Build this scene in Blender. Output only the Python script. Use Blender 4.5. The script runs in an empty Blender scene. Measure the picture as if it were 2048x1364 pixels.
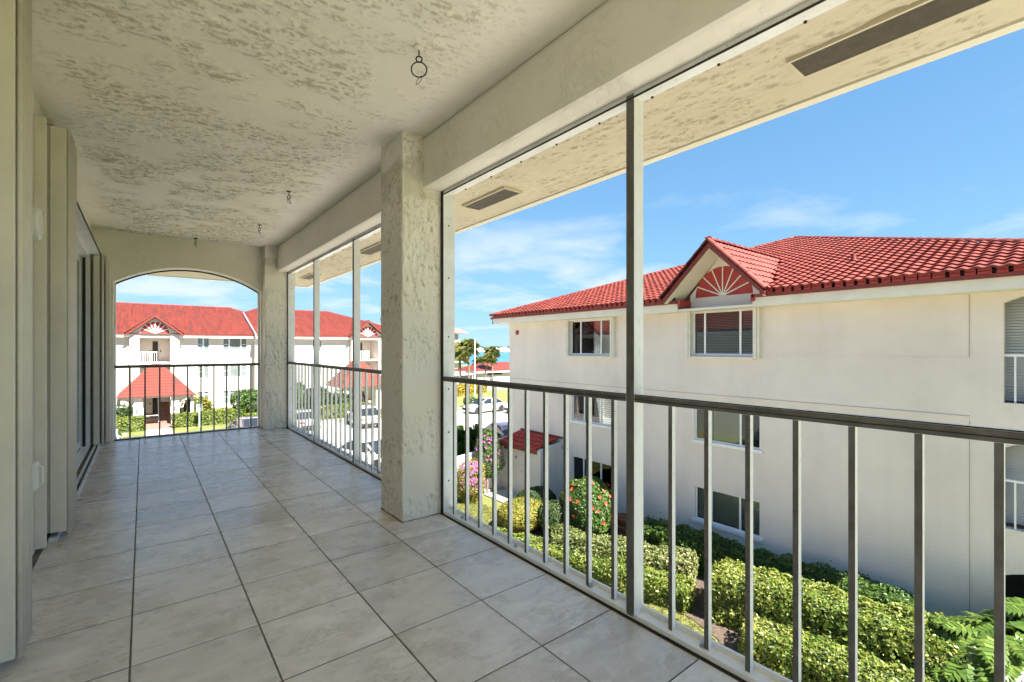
import bpy, bmesh, math, random
import numpy as np
from mathutils import Vector, Matrix
from mathutils.geometry import tessellate_polygon
random.seed(7); rng = np.random.default_rng(7)
R_ = math.radians
scn = bpy.context.scene
col = scn.collection

# ------------------------------------------------------------------ camera
YAW = 0.6682
EYE = 1.2658
cam_d = bpy.data.cameras.new('camera'); cam = bpy.data.objects.new('camera', cam_d); col.objects.link(cam)
cam_d.sensor_width = 36; cam_d.lens = 36*933.97/2048; cam_d.shift_y = 13.65/2048
cam_d.clip_start = 0.05; cam_d.clip_end = 6000
cam.location = (0, 0, EYE); cam.rotation_euler = (math.pi/2, 0, -YAW)
scn.camera = cam

# ------------------------------------------------------------------ sky and sun
SUN = Vector((0.15, -0.75, 1.0)).normalized()          # direction towards the sun
SUN_EL = math.asin(SUN.z); SUN_AZ = math.atan2(SUN.x, SUN.y)
w = bpy.data.worlds.new('World'); scn.world = w; w.use_nodes = True
wn, wl = w.node_tree.nodes, w.node_tree.links
wn.clear()
sky = wn.new('ShaderNodeTexSky'); sky.sky_type = 'NISHITA'; sky.sun_disc = False
sky.sun_elevation = SUN_EL; sky.sun_rotation = SUN_AZ
sky.altitude = 0; sky.air_density = 0.6; sky.dust_density = 0.0; sky.ozone_density = 3.0
geo = wn.new('ShaderNodeTexCoord')
sep = wn.new('ShaderNodeSeparateXYZ'); wl.new(geo.outputs['Generated'], sep.inputs[0])
def wmath(op, a, b=None):
    n = wn.new('ShaderNodeMath'); n.operation = op
    for i, v in enumerate((a, b)):
        if v is None: continue
        if isinstance(v, (int, float)): n.inputs[i].default_value = v
        else: wl.new(v, n.inputs[i])
    return n.outputs[0]
zc = wmath('ADD', wmath('MAXIMUM', sep.outputs[2], 0.0), 0.10)
cx = wmath('DIVIDE', sep.outputs[0], zc); cy = wmath('DIVIDE', sep.outputs[1], zc)
comb = wn.new('ShaderNodeCombineXYZ'); wl.new(cx, comb.inputs[0]); wl.new(cy, comb.inputs[1])
CLOUD_OFF = (5.2, 11.4, 0.0)
vadd = wn.new('ShaderNodeVectorMath'); vadd.operation = 'ADD'; wl.new(comb.outputs[0], vadd.inputs[0]); vadd.inputs[1].default_value = CLOUD_OFF
cn = wn.new('ShaderNodeTexNoise'); cn.inputs['Scale'].default_value = 0.9; cn.inputs['Detail'].default_value = 8; cn.inputs['Roughness'].default_value = 0.56; cn.inputs['Distortion'].default_value = 0.35
wl.new(vadd.outputs[0], cn.inputs['Vector'])
cr = wn.new('ShaderNodeMapRange'); cr.inputs[1].default_value = 0.49; cr.inputs[2].default_value = 0.66; wl.new(cn.outputs['Fac'], cr.inputs[0])
el = wn.new('ShaderNodeMapRange'); el.inputs[1].default_value = 0.42; el.inputs[2].default_value = 0.12; wl.new(sep.outputs[2], el.inputs[0])
lo = wn.new('ShaderNodeMapRange'); lo.inputs[1].default_value = 0.0; lo.inputs[2].default_value = 0.05; wl.new(sep.outputs[2], lo.inputs[0])
cf = wmath('MULTIPLY', wmath('MULTIPLY', cr.outputs[0], el.outputs[0]), lo.outputs[0])
mixc = wn.new('ShaderNodeMix'); mixc.data_type = 'RGBA'; wl.new(wmath('MULTIPLY', cf, 0.85), mixc.inputs[0])
# the photograph's tone curve flattens the bright horizon: compress the sky radiance evenly, x/(1+mx)
vm1 = wn.new('ShaderNodeVectorMath'); vm1.operation = 'MULTIPLY_ADD'; wl.new(sky.outputs[0], vm1.inputs[0]); vm1.inputs[1].default_value = (.6, .6, .6); vm1.inputs[2].default_value = (1, 1, 1)
vm2 = wn.new('ShaderNodeVectorMath'); vm2.operation = 'DIVIDE'; wl.new(sky.outputs[0], vm2.inputs[0]); wl.new(vm1.outputs[0], vm2.inputs[1])
tint = wn.new('ShaderNodeMix'); tint.data_type = 'RGBA'; tint.blend_type = 'MULTIPLY'; tint.inputs[0].default_value = 1.0; wl.new(vm2.outputs[0], tint.inputs[6]); tint.inputs[7].default_value = (1.10, 1.74, 2.28, 1)
wl.new(tint.outputs[2], mixc.inputs[6]); mixc.inputs[7].default_value = (2.4, 2.7, 2.95, 1)
bg = wn.new('ShaderNodeBackground'); bg.inputs[1].default_value = 0.082; wl.new(mixc.outputs[2], bg.inputs[0])
wo = wn.new('ShaderNodeOutputWorld'); wl.new(bg.outputs[0], wo.inputs[0])

sun_d = bpy.data.lights.new('sun', 'SUN'); sun_d.energy = 4.8; sun_d.angle = R_(0.53); sun_d.color = (1.0, 0.955, 0.88)
sun = bpy.data.objects.new('sun', sun_d); col.objects.link(sun); sun.location = (0, -20, 40)
sun.rotation_euler = (-SUN).to_track_quat('-Z', 'Y').to_euler()

scn.render.engine = 'CYCLES'
vs = scn.view_settings
vs.view_transform = 'Standard'; vs.look = 'None'; vs.gamma = 1.0; vs.use_curve_mapping = False
vs.exposure = 2.2
scn.cycles.max_bounces = 7; scn.cycles.diffuse_bounces = 5; scn.cycles.glossy_bounces = 3; scn.cycles.transparent_max_bounces = 8; scn.cycles.caustics_reflective = False; scn.cycles.caustics_refractive = False

# ------------------------------------------------------------------ materials
MATS = {}
def new_mat(name):
    m = bpy.data.materials.new(name); m.use_nodes = True; MATS[name] = m
    nt = m.node_tree
    return m, nt.nodes, nt.links, nt.nodes['Principled BSDF']
def ramp(n, stops):
    r = n.new('ShaderNodeValToRGB'); e = r.color_ramp.elements
    while len(e) > 1: e.remove(e[-1])
    e[0].position = stops[0][0]; e[0].color = (*stops[0][1], 1)
    for p, c in stops[1:]:
        k = e.new(p); k.color = (*c, 1)
    return r
def coords(n, l, kind='Object', scale=(1, 1, 1), rot=(0, 0, 0), rand=False):
    tc = n.new('ShaderNodeTexCoord'); mp = n.new('ShaderNodeMapping'); mp.inputs['Scale'].default_value = scale; mp.inputs['Rotation'].default_value = rot
    l.new(tc.outputs[kind], mp.inputs[0])
    if rand:
        oi = n.new('ShaderNodeObjectInfo'); mu = n.new('ShaderNodeMath'); mu.operation = 'MULTIPLY'; mu.inputs[1].default_value = 57.0
        l.new(oi.outputs['Random'], mu.inputs[0])
        va = n.new('ShaderNodeVectorMath'); va.operation = 'ADD'; l.new(mp.outputs[0], va.inputs[0]); l.new(mu.outputs[0], va.inputs[1])
        return va.outputs[0]
    return mp.outputs[0]
def noise(n, l, vec, scale, detail=4, rough=.55, dist=0.0):
    t = n.new('ShaderNodeTexNoise'); t.inputs['Scale'].default_value = scale; t.inputs['Detail'].default_value = detail
    t.inputs['Roughness'].default_value = rough; t.inputs['Distortion'].default_value = dist; l.new(vec, t.inputs['Vector']); return t.outputs['Fac']
def maprange(n, l, src, a, b, c=0., d=1.):
    m = n.new('ShaderNodeMapRange'); l.new(src, m.inputs[0])
    for i, v in enumerate((a, b, c, d)): m.inputs[i+1].default_value = v
    return m.outputs[0]
def mth(n, l, op, a, b=None):
    m = n.new('ShaderNodeMath'); m.operation = op
    for i, v in enumerate((a, b)):
        if v is None: continue
        if isinstance(v, (int, float)): m.inputs[i].default_value = v
        else: l.new(v, m.inputs[i])
    return m.outputs[0]
def bump(n, l, b, h, strength, dist):
    k = n.new('ShaderNodeBump'); k.inputs['Strength'].default_value = strength; k.inputs['Distance'].default_value = dist
    l.new(h, k.inputs['Height']); l.new(k.outputs[0], b.inputs['Normal'])

def mat_plain(name, colr, rough=.6, var=.12, vscale=3., bmp=0., bscale=60., metal=0., spec=.5, coat=0.):
    m, n, l, b = new_mat(name)
    v = coords(n, l)
    f = noise(n, l, v, vscale, 5)
    c0 = tuple(max(0, x*(1-var)) for x in colr); c1 = tuple(min(1, x*(1+var)) for x in colr)
    r = ramp(n, [(.3, c0), (.7, c1)]); l.new(f, r.inputs[0]); l.new(r.outputs[0], b.inputs['Base Color'])
    b.inputs['Roughness'].default_value = rough; b.inputs['Metallic'].default_value = metal; b.inputs['Specular IOR Level'].default_value = spec
    if coat: b.inputs['Coat Weight'].default_value = coat; b.inputs['Coat Roughness'].default_value = .08
    if bmp: bump(n, l, b, noise(n, l, v, bscale, 4), bmp, .01)
    return m

def mat_trowel(name, c0, c1, scale, stretch, strength, dist, dirt=None):
    """skip-trowel stucco: flat plates with torn edges"""
    m, n, l, b = new_mat(name)
    v = coords(n, l, scale=stretch)
    a1 = maprange(n, l, noise(n, l, v, scale*1.9, 7, .66, .25), .50, .535)
    a2 = maprange(n, l, noise(n, l, v, scale*5.0, 6, .68, .2), .52, .56)
    p1 = maprange(n, l, noise(n, l, v, scale*.8, 4, .55, .2), .42, .56, .05, 1.)
    p2 = maprange(n, l, noise(n, l, v, scale*.8, 2), .45, .62)
    a12 = mth(n, l, 'ADD', mth(n, l, 'MULTIPLY', mth(n, l, 'MULTIPLY', a1, .75), p1), mth(n, l, 'MULTIPLY', mth(n, l, 'MULTIPLY', a2, .5), p2))
    fine = noise(n, l, v, scale*11, 4)
    h = mth(n, l, 'ADD', a12, mth(n, l, 'ADD', mth(n, l, 'MULTIPLY', fine, .12), mth(n, l, 'MULTIPLY', noise(n, l, v, scale*.9, 3), .5)))
    bump(n, l, b, h, strength, dist)
    f = noise(n, l, v, scale*.45, 6)
    r = ramp(n, [(.25, c0), (.7, c1)]); l.new(f, r.inputs[0])
    gat = n.new('ShaderNodeAttribute'); gat.attribute_name = 'shade_grime'  # painted edge shade and dirt, carried by the relief sheets
    gm = n.new('ShaderNodeMix'); gm.data_type = 'RGBA'; l.new(mth(n, l, 'MULTIPLY', gat.outputs['Fac'], .50), gm.inputs[0]); l.new(r.outputs[0], gm.inputs[6]); gm.inputs[7].default_value = (.20, .155, .085, 1)
    out = gm.outputs[2]
    if dirt:   # old damp stain under the beam, with its own ragged outline
        tc = n.new('ShaderNodeTexCoord'); sp = n.new('ShaderNodeSeparateXYZ'); l.new(tc.outputs['Object'], sp.inputs[0])
        z = mth(n, l, 'ADD', sp.outputs[2], mth(n, l, 'MULTIPLY', noise(n, l, tc.outputs['Object'], 9, 5), .5))
        d = mth(n, l, 'MULTIPLY', maprange(n, l, z, dirt[0], dirt[1]), maprange(n, l, z, dirt[2]+.12, dirt[2]))
        mx = n.new('ShaderNodeMix'); mx.data_type = 'RGBA'; l.new(mth(n, l, 'MULTIPLY', d, .4), mx.inputs[0]); l.new(out, mx.inputs[6]); mx.inputs[7].default_value = (.22, .18, .07, 1); out = mx.outputs[2]
    l.new(out, b.inputs['Base Color']); b.inputs['Roughness'].default_value = .75; b.inputs['Specular IOR Level'].default_value = .3
    return m

M_ceil = mat_trowel('ceiling_stucco', (.78, .735, .645), (.85, .81, .725), 2.6, (.8, 2.1, 1.0), .35, .005)
M_col = mat_trowel('column_stucco', (.74, .70, .625), (.82, .785, .715), 3.0, (1.9, 1.9, .7), .35, .005, dirt=(2.62, 2.82, 2.84))
M_wall = mat_trowel('balcony_wall_stucco', (.76, .72, .645), (.82, .785, .715), 3.4, (1, 1, 1), .6, .008)
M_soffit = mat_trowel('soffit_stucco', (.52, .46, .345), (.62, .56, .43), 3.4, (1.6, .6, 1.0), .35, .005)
M_facade = mat_plain('facade_stucco', (.74, .66, .585), .85, .075, .55, 1.0, 22.)
M_facade2 = mat_plain('facade_stucco_white', (.66, .615, .565), .85, .04, .5, .25, 30.)
def add_streaks(m, amt, stretch, colr):
    n, l = m.node_tree.nodes, m.node_tree.links; b = n['Principled BSDF']; src = b.inputs['Base Color'].links[0].from_socket
    v = coords(n, l, scale=stretch); f = mth(n, l, 'MULTIPLY', maprange(n, l, noise(n, l, v, 1.6, 7, .62), .46, .74), amt)
    mx = n.new('ShaderNodeMix'); mx.data_type = 'RGBA'; l.new(f, mx.inputs[0]); l.new(src, mx.inputs[6]); mx.inputs[7].default_value = (*colr, 1); l.new(mx.outputs[2], b.inputs['Base Color'])
add_streaks(M_facade, .09, (2.2, 2.2, .16), (.44, .38, .32)); add_streaks(M_facade2, .3, (1.5, 1.5, .14), (.45, .40, .34))
M_trim = mat_plain('cream_trim_paint', (.72, .68, .57), .6, .06, 2.)
M_white = mat_plain('white_paint', (.80, .79, .77), .5, .05, 4.)
M_red = mat_plain('red_paint', (.36, .036, .026), .6, .12, 4.)
M_brown = mat_plain('red_brown_paint', (.19, .032, .024), .6, .15, 4.)
M_shutter = mat_plain('beige_aluminium', (.72, .68, .595), .42, .07, 5., .1, 40., spec=.4)
M_shutter_dark = mat_plain('beige_aluminium_worn', (.42, .38, .29), .5, .12, 7.)
M_black = mat_plain('black_metal', (.012, .011, .010), .5, .2, 10.)
M_rubber = mat_plain('dark_gasket', (.02, .018, .016), .7, .2, 20.)
M_grout = mat_plain('dark_grout', (.13, .11, .09), .9, .3, 20.)
M_concrete = mat_plain('pale_concrete', (.52, .50, .46), .85, .10, .35, .2, 20.)
M_path = mat_plain('bounce_strip_concrete', (.46, .43, .39), .85, .10, .8, .2, 20.)
M_brickpath = mat_plain('brown_pavers', (.25, .13, .10), .85, .15, 2., .2, 20.)
M_asphalt = mat_plain('grey_road', (.22, .21, .20), .9, .12, .3, .2, 20.)
M_soil = mat_plain('mulch_soil', (.085, .060, .042), .95, .45, 9., .8, 35.)
M_terra = mat_plain('terracotta', (.36, .14, .07), .8, .2, 6., .2, 40.)
M_bark = mat_plain('bark', (.20, .16, .12), .9, .3, 8., .6, 30.)
M_rubbertyre = mat_plain('tyre_rubber', (.02, .02, .02), .8, .2, 10.)
M_rim = mat_plain('alloy_rim', (.45, .45, .46), .35, .1, 10., metal=.8)
M_plate = mat_plain('sign_teal', (.06, .42, .48), .5, .05, 10.)
M_greenpost = mat_plain('pale_green_post', (.45, .62, .55), .5, .05, 10.)
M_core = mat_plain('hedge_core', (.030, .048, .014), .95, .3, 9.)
M_door = mat_plain('painted_door', (.70, .64, .57), .6, .04, 2.)
M_doordark = mat_plain('dark_door_gap', (.035, .025, .02), .6, .1, 3.)
M_blind = mat_plain('blind_slat', (.62, .62, .60), .6, .05, 4.)
M_shade = mat_plain('roller_shade', (.60, .54, .42), .8, .08, 1.5)
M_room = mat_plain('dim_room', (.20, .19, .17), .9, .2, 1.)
M_vent = mat_plain('vent_screen', (.075, .062, .045), .7, .2, 30., .6, 220.)
M_flowerlamp = mat_plain('plastic_white', (.80, .79, .76), .35, .02, 4.)
M_alarm = mat_plain('alarm_red', (.30, .03, .025), .4, .1, 8.)
M_sand = mat_plain('shore_sand', (.60, .55, .45), .9, .1, .02)
M_pinkroof = mat_plain('faded_red_roof', (.42, .12, .10), .8, .1, .5)
M_towerwall = mat_plain('tower_wall', (.55, .53, .50), .8, .05, .3)
M_black_plate = mat_plain('letter_black', (.02, .02, .02), .6, .05, 4.)

def mat_metal():
    m, n, l, b = new_mat('white_aluminium')
    v = coords(n, l)
    g = maprange(n, l, noise(n, l, v, 5., 8, .7), .42, .72)
    s = maprange(n, l, noise(n, l, v, 42., 5, .65), .60, .72)
    r = ramp(n, [(0, (.80, .81, .83)), (1, (.68, .67, .65))]); l.new(g, r.inputs[0])
    mx = n.new('ShaderNodeMix'); mx.data_type = 'RGBA'; l.new(mth(n, l, 'MULTIPLY', s, .35), mx.inputs[0]); l.new(r.outputs[0], mx.inputs[6]); mx.inputs[7].default_value = (.16, .12, .08, 1)
    l.new(mx.outputs[2], b.inputs['Base Color']); b.inputs['Roughness'].default_value = .42; b.inputs['Specular IOR Level'].default_value = .5
    return m
M_alu = mat_metal()

def mat_tile():
    m, n, l, b = new_mat('slate_look_porcelain')
    v = coords(n, l, rand=True)
    vs_ = coords(n, l, scale=(1.0, 3.2, 1), rot=(0, 0, .35), rand=True)
    cloud = noise(n, l, v, 4.0, 9, .66, .15)
    vein = noise(n, l, vs_, 3.0, 10, .66, .5)
    r = ramp(n, [(.30, (.46, .395, .355)), (.48, (.66, .60, .56)), (.70, (.84, .805, .775))]); l.new(mth(n, l, 'ADD', mth(n, l, 'MULTIPLY', cloud, .5), mth(n, l, 'MULTIPLY', vein, .5)), r.inputs[0])
    line = mth(n, l, 'ABSOLUTE', mth(n, l, 'SUBTRACT', vein, .5))
    lm = maprange(n, l, line, .0, .022, 1., 0.)
    lm = mth(n, l, 'MULTIPLY', lm, maprange(n, l, noise(n, l, v, 1.7, 3), .46, .60))
    mx = n.new('ShaderNodeMix'); mx.data_type = 'RGBA'; l.new(mth(n, l, 'MULTIPLY', lm, .40), mx.inputs[0]); l.new(r.outputs[0], mx.inputs[6]); mx.inputs[7].default_value = (.22, .175, .13, 1)
    oi = n.new('ShaderNodeObjectInfo')
    hs = n.new('ShaderNodeHueSaturation'); l.new(maprange(n, l, oi.outputs['Random'], 0, 1, .90, 1.08), hs.inputs['Value']); hs.inputs['Saturation'].default_value = .9; l.new(mx.outputs[2], hs.inputs['Color'])
    l.new(hs.outputs[0], b.inputs['Base Color'])
    l.new(maprange(n, l, cloud, .3, .7, .20, .36), b.inputs['Roughness'])
    bump(n, l, b, mth(n, l, 'ADD', vein, mth(n, l, 'MULTIPLY', noise(n, l, v, 9., 5), .4)), .10, .006)
    return m
M_tile = mat_tile()

def mat_roof(name, c0, c1, stain=0.):
    m, n, l, b = new_mat(name)
    v = coords(n, l, rand=True); oi = n.new('ShaderNodeObjectInfo')
    at = n.new('ShaderNodeAttribute'); at.attribute_name = 'rnd'
    f = mth(n, l, 'ADD', mth(n, l, 'MULTIPLY', noise(n, l, v, 4., 5), .5), mth(n, l, 'MULTIPLY', mth(n, l, 'FRACT', mth(n, l, 'ADD', oi.outputs['Random'], at.outputs['Fac'])), .5))
    r = ramp(n, [(.2, c0), (.8, c1)]); l.new(f, r.inputs[0]); out = r.outputs[0]
    if stain:
        tc = n.new('ShaderNodeTexCoord'); mp = n.new('ShaderNodeMapping'); mp.inputs['Scale'].default_value = (2.2, .25, .25); l.new(tc.outputs['Object'], mp.inputs[0])
        s = maprange(n, l, noise(n, l, mp.outputs[0], 1.5, 6, .6), .46, .64)
        mx = n.new('ShaderNodeMix'); mx.data_type = 'RGBA'; l.new(mth(n, l, 'MULTIPLY', s, stain), mx.inputs[0]); l.new(out, mx.inputs[6]); mx.inputs[7].default_value = (.085, .026, .022, 1); out = mx.outputs[2]
    l.new(out, b.inputs['Base Color']); b.inputs['Roughness'].default_value = .62; b.inputs['Specular IOR Level'].default_value = .35
    bump(n, l, b, noise(n, l, v, 60, 3), .15, .004)
    return m
M_roof = mat_roof('red_roof_tile', (.125, .019, .012), (.225, .044, .028))
M_roof_shed = mat_roof('bright_red_roof_tile', (.40, .040, .026), (.50, .060, .040))
M_roof_far = mat_roof('red_roof_tile_weathered', (.155, .028, .018), (.20, .040, .026), .7)

def mat_glass(name, tint=(.9, .95, .95), refl=.10):
    m, n, l, b = new_mat(name)
    nt = m.node_tree; n.remove(b)
    o = n['Material Output']
    tr = n.new('ShaderNodeBsdfTransparent'); tr.inputs[0].default_value = (*tint, 1)
    gl = n.new('ShaderNodeBsdfGlossy'); gl.inputs['Roughness'].default_value = .015; gl.inputs[0].default_value = (.95, .97, 1, 1)
    fr = n.new('ShaderNodeFresnel'); fr.inputs[0].default_value = 1.5
    ms = n.new('ShaderNodeMixShader'); l.new(mth(n, l, 'MINIMUM', mth(n, l, 'ADD', mth(n, l, 'MULTIPLY', fr.outputs[0], 1.0), refl), 1.0), ms.inputs[0])
    l.new(tr.outputs[0], ms.inputs[1]); l.new(gl.outputs[0], ms.inputs[2]); l.new(ms.outputs[0], o.inputs[0])
    return m
M_glass = mat_glass('window_glass', (.80, .86, .85), .02)
def mat_darkglass(name, c, rough=.06, spec=.8):
    m, n, l, b = new_mat(name)
    f = noise(n, l, coords(n, l, rand=True), 1.2, 2)
    r = ramp(n, [(.3, tuple(x*.8 for x in c)), (.7, tuple(x*1.2 for x in c))]); l.new(f, r.inputs[0]); l.new(r.outputs[0], b.inputs['Base Color'])
    b.inputs['Roughness'].default_value = rough; b.inputs['Specular IOR Level'].default_value = spec
    return m
M_farglass = mat_darkglass('tinted_far_glass', (.16, .19, .185))
M_carglass = mat_darkglass('car_glass', (.02, .024, .028))
M_doorglass = mat_darkglass('door_glass', (.05, .055, .055), .04)

def mat_leaf(name, stops, rough=.42, trans=.35):
    m, n, l, b = new_mat(name)
    at = n.new('ShaderNodeAttribute'); at.attribute_name = 'rnd'
    r = ramp(n, stops); l.new(at.outputs['Fac'], r.inputs[0])
    l.new(r.outputs[0], b.inputs['Base Color']); b.inputs['Roughness'].default_value = rough; b.inputs['Specular IOR Level'].default_value = .45
    o = n['Material Output']
    tl = n.new('ShaderNodeBsdfTranslucent'); l.new(r.outputs[0], tl.inputs[0])
    ms = n.new('ShaderNodeMixShader'); ms.inputs[0].default_value = trans; l.new(b.outputs[0], ms.inputs[1]); l.new(tl.outputs[0], ms.inputs[2]); l.new(ms.outputs[0], o.inputs[0])
    return m
M_leaf_lime = mat_leaf('leaf_lime', [(0, (.04, .08, .012)), (.4, (.125, .185, .026)), (.75, (.26, .29, .05)), (1, (.44, .40, .15))])
M_leaf_var = mat_leaf('leaf_variegated', [(0, (.04, .07, .018)), (.4, (.11, .15, .032)), (.7, (.26, .27, .09)), (1, (.50, .46, .25))])
M_leaf_green = mat_leaf('leaf_green', [(0, (.035, .085, .012)), (.6, (.075, .15, .022)), (1, (.15, .21, .035))])
M_leaf_dark = mat_leaf('leaf_dark', [(0, (.022, .045, .012)), (.6, (.045, .085, .018)), (1, (.085, .115, .03))])
M_leaf_gold = mat_leaf('leaf_gold', [(0, (.11, .13, .015)), (.5, (.24, .23, .03)), (1, (.38, .32, .05))])
M_leaf_yellow = mat_leaf('leaf_yellow', [(0, (.13, .15, .02)), (.5, (.40, .30, .03)), (1, (.60, .40, .03))])
M_leaf_palm = mat_leaf('leaf_palm', [(0, (.07, .10, .025)), (.6, (.16, .19, .05)), (1, (.36, .28, .10))], .45, .25)
M_leaf_philo = mat_leaf('leaf_philodendron', [(0, (.045, .095, .018)), (.6, (.11, .18, .03)), (1, (.24, .27, .06))], .28, .3)
M_far_tree = mat_leaf('leaf_far', [(0, (.03, .05, .02)), (.6, (.06, .085, .03)), (1, (.11, .125, .05))], .7, .2)
M_fl_pink = mat_leaf('petal_magenta', [(0, (.34, .03, .22)), (.5, (.50, .09, .38)), (1, (.62, .20, .50))], .6, .4)
M_fl_coral = mat_leaf('petal_coral', [(0, (.55, .05, .03)), (1, (.72, .14, .07))], .5, .35)

def mat_grass():
    m, n, l, b = new_mat('lawn')
    v = coords(n, l)
    f = mth(n, l, 'ADD', mth(n, l, 'MULTIPLY', noise(n, l, v, .8, 6), .6), mth(n, l, 'MULTIPLY', noise(n, l, v, 30, 3), .4))
    r = ramp(n, [(.3, (.09, .105, .025)), (.5, (.15, .16, .04)), (.7, (.23, .21, .07))]); l.new(f, r.inputs[0]); l.new(r.outputs[0], b.inputs['Base Color'])
    b.inputs['Roughness'].default_value = .9; bump(n, l, b, noise(n, l, v, 90, 3), .8, .02)
    return m
M_lawn = mat_grass()
M_blade = mat_leaf('grass_blade', [(0, (.12, .15, .025)), (.6, (.24, .25, .05)), (1, (.40, .34, .12))], .6, .35)
def mat_water():
    m, n, l, b = new_mat('sea_water')
    v = coords(n, l, scale=(.4, 1, 1))
    r = ramp(n, [(.3, (.015, .11, .24)), (.7, (.035, .19, .36))]); l.new(noise(n, l, v, .03, 5), r.inputs[0]); l.new(r.outputs[0], b.inputs['Base Color'])
    b.inputs['Roughness'].default_value = .25; b.inputs['Specular IOR Level'].default_value = .4
    bump(n, l, b, noise(n, l, v, .8, 4), .5, .2)
    return m
M_water = mat_water()
def mat_car(name, c):
    m, n, l, b = new_mat(name)
    f = noise(n, l, coords(n, l), 2., 3); r = ramp(n, [(.3, tuple(x*.95 for x in c)), (.7, c)]); l.new(f, r.inputs[0]); l.new(r.outputs[0], b.inputs['Base Color'])
    b.inputs['Roughness'].default_value = .3; b.inputs['Coat Weight'].default_value = .8; b.inputs['Coat Roughness'].default_value = .05
    return m
M_carwhite = mat_car('car_paint_white', (.78, .78, .77)); M_carplum = mat_car('car_paint_plum', (.07, .05, .10)); M_carblue = mat_car('car_paint_blue', (.03, .10, .30))
M_lamp = mat_plain('headlight_lens', (.55, .57, .60), .1, .1, 8.)
M_tail = mat_plain('tail_light_red', (.40, .02, .02), .25, .1, 8.)

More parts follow.
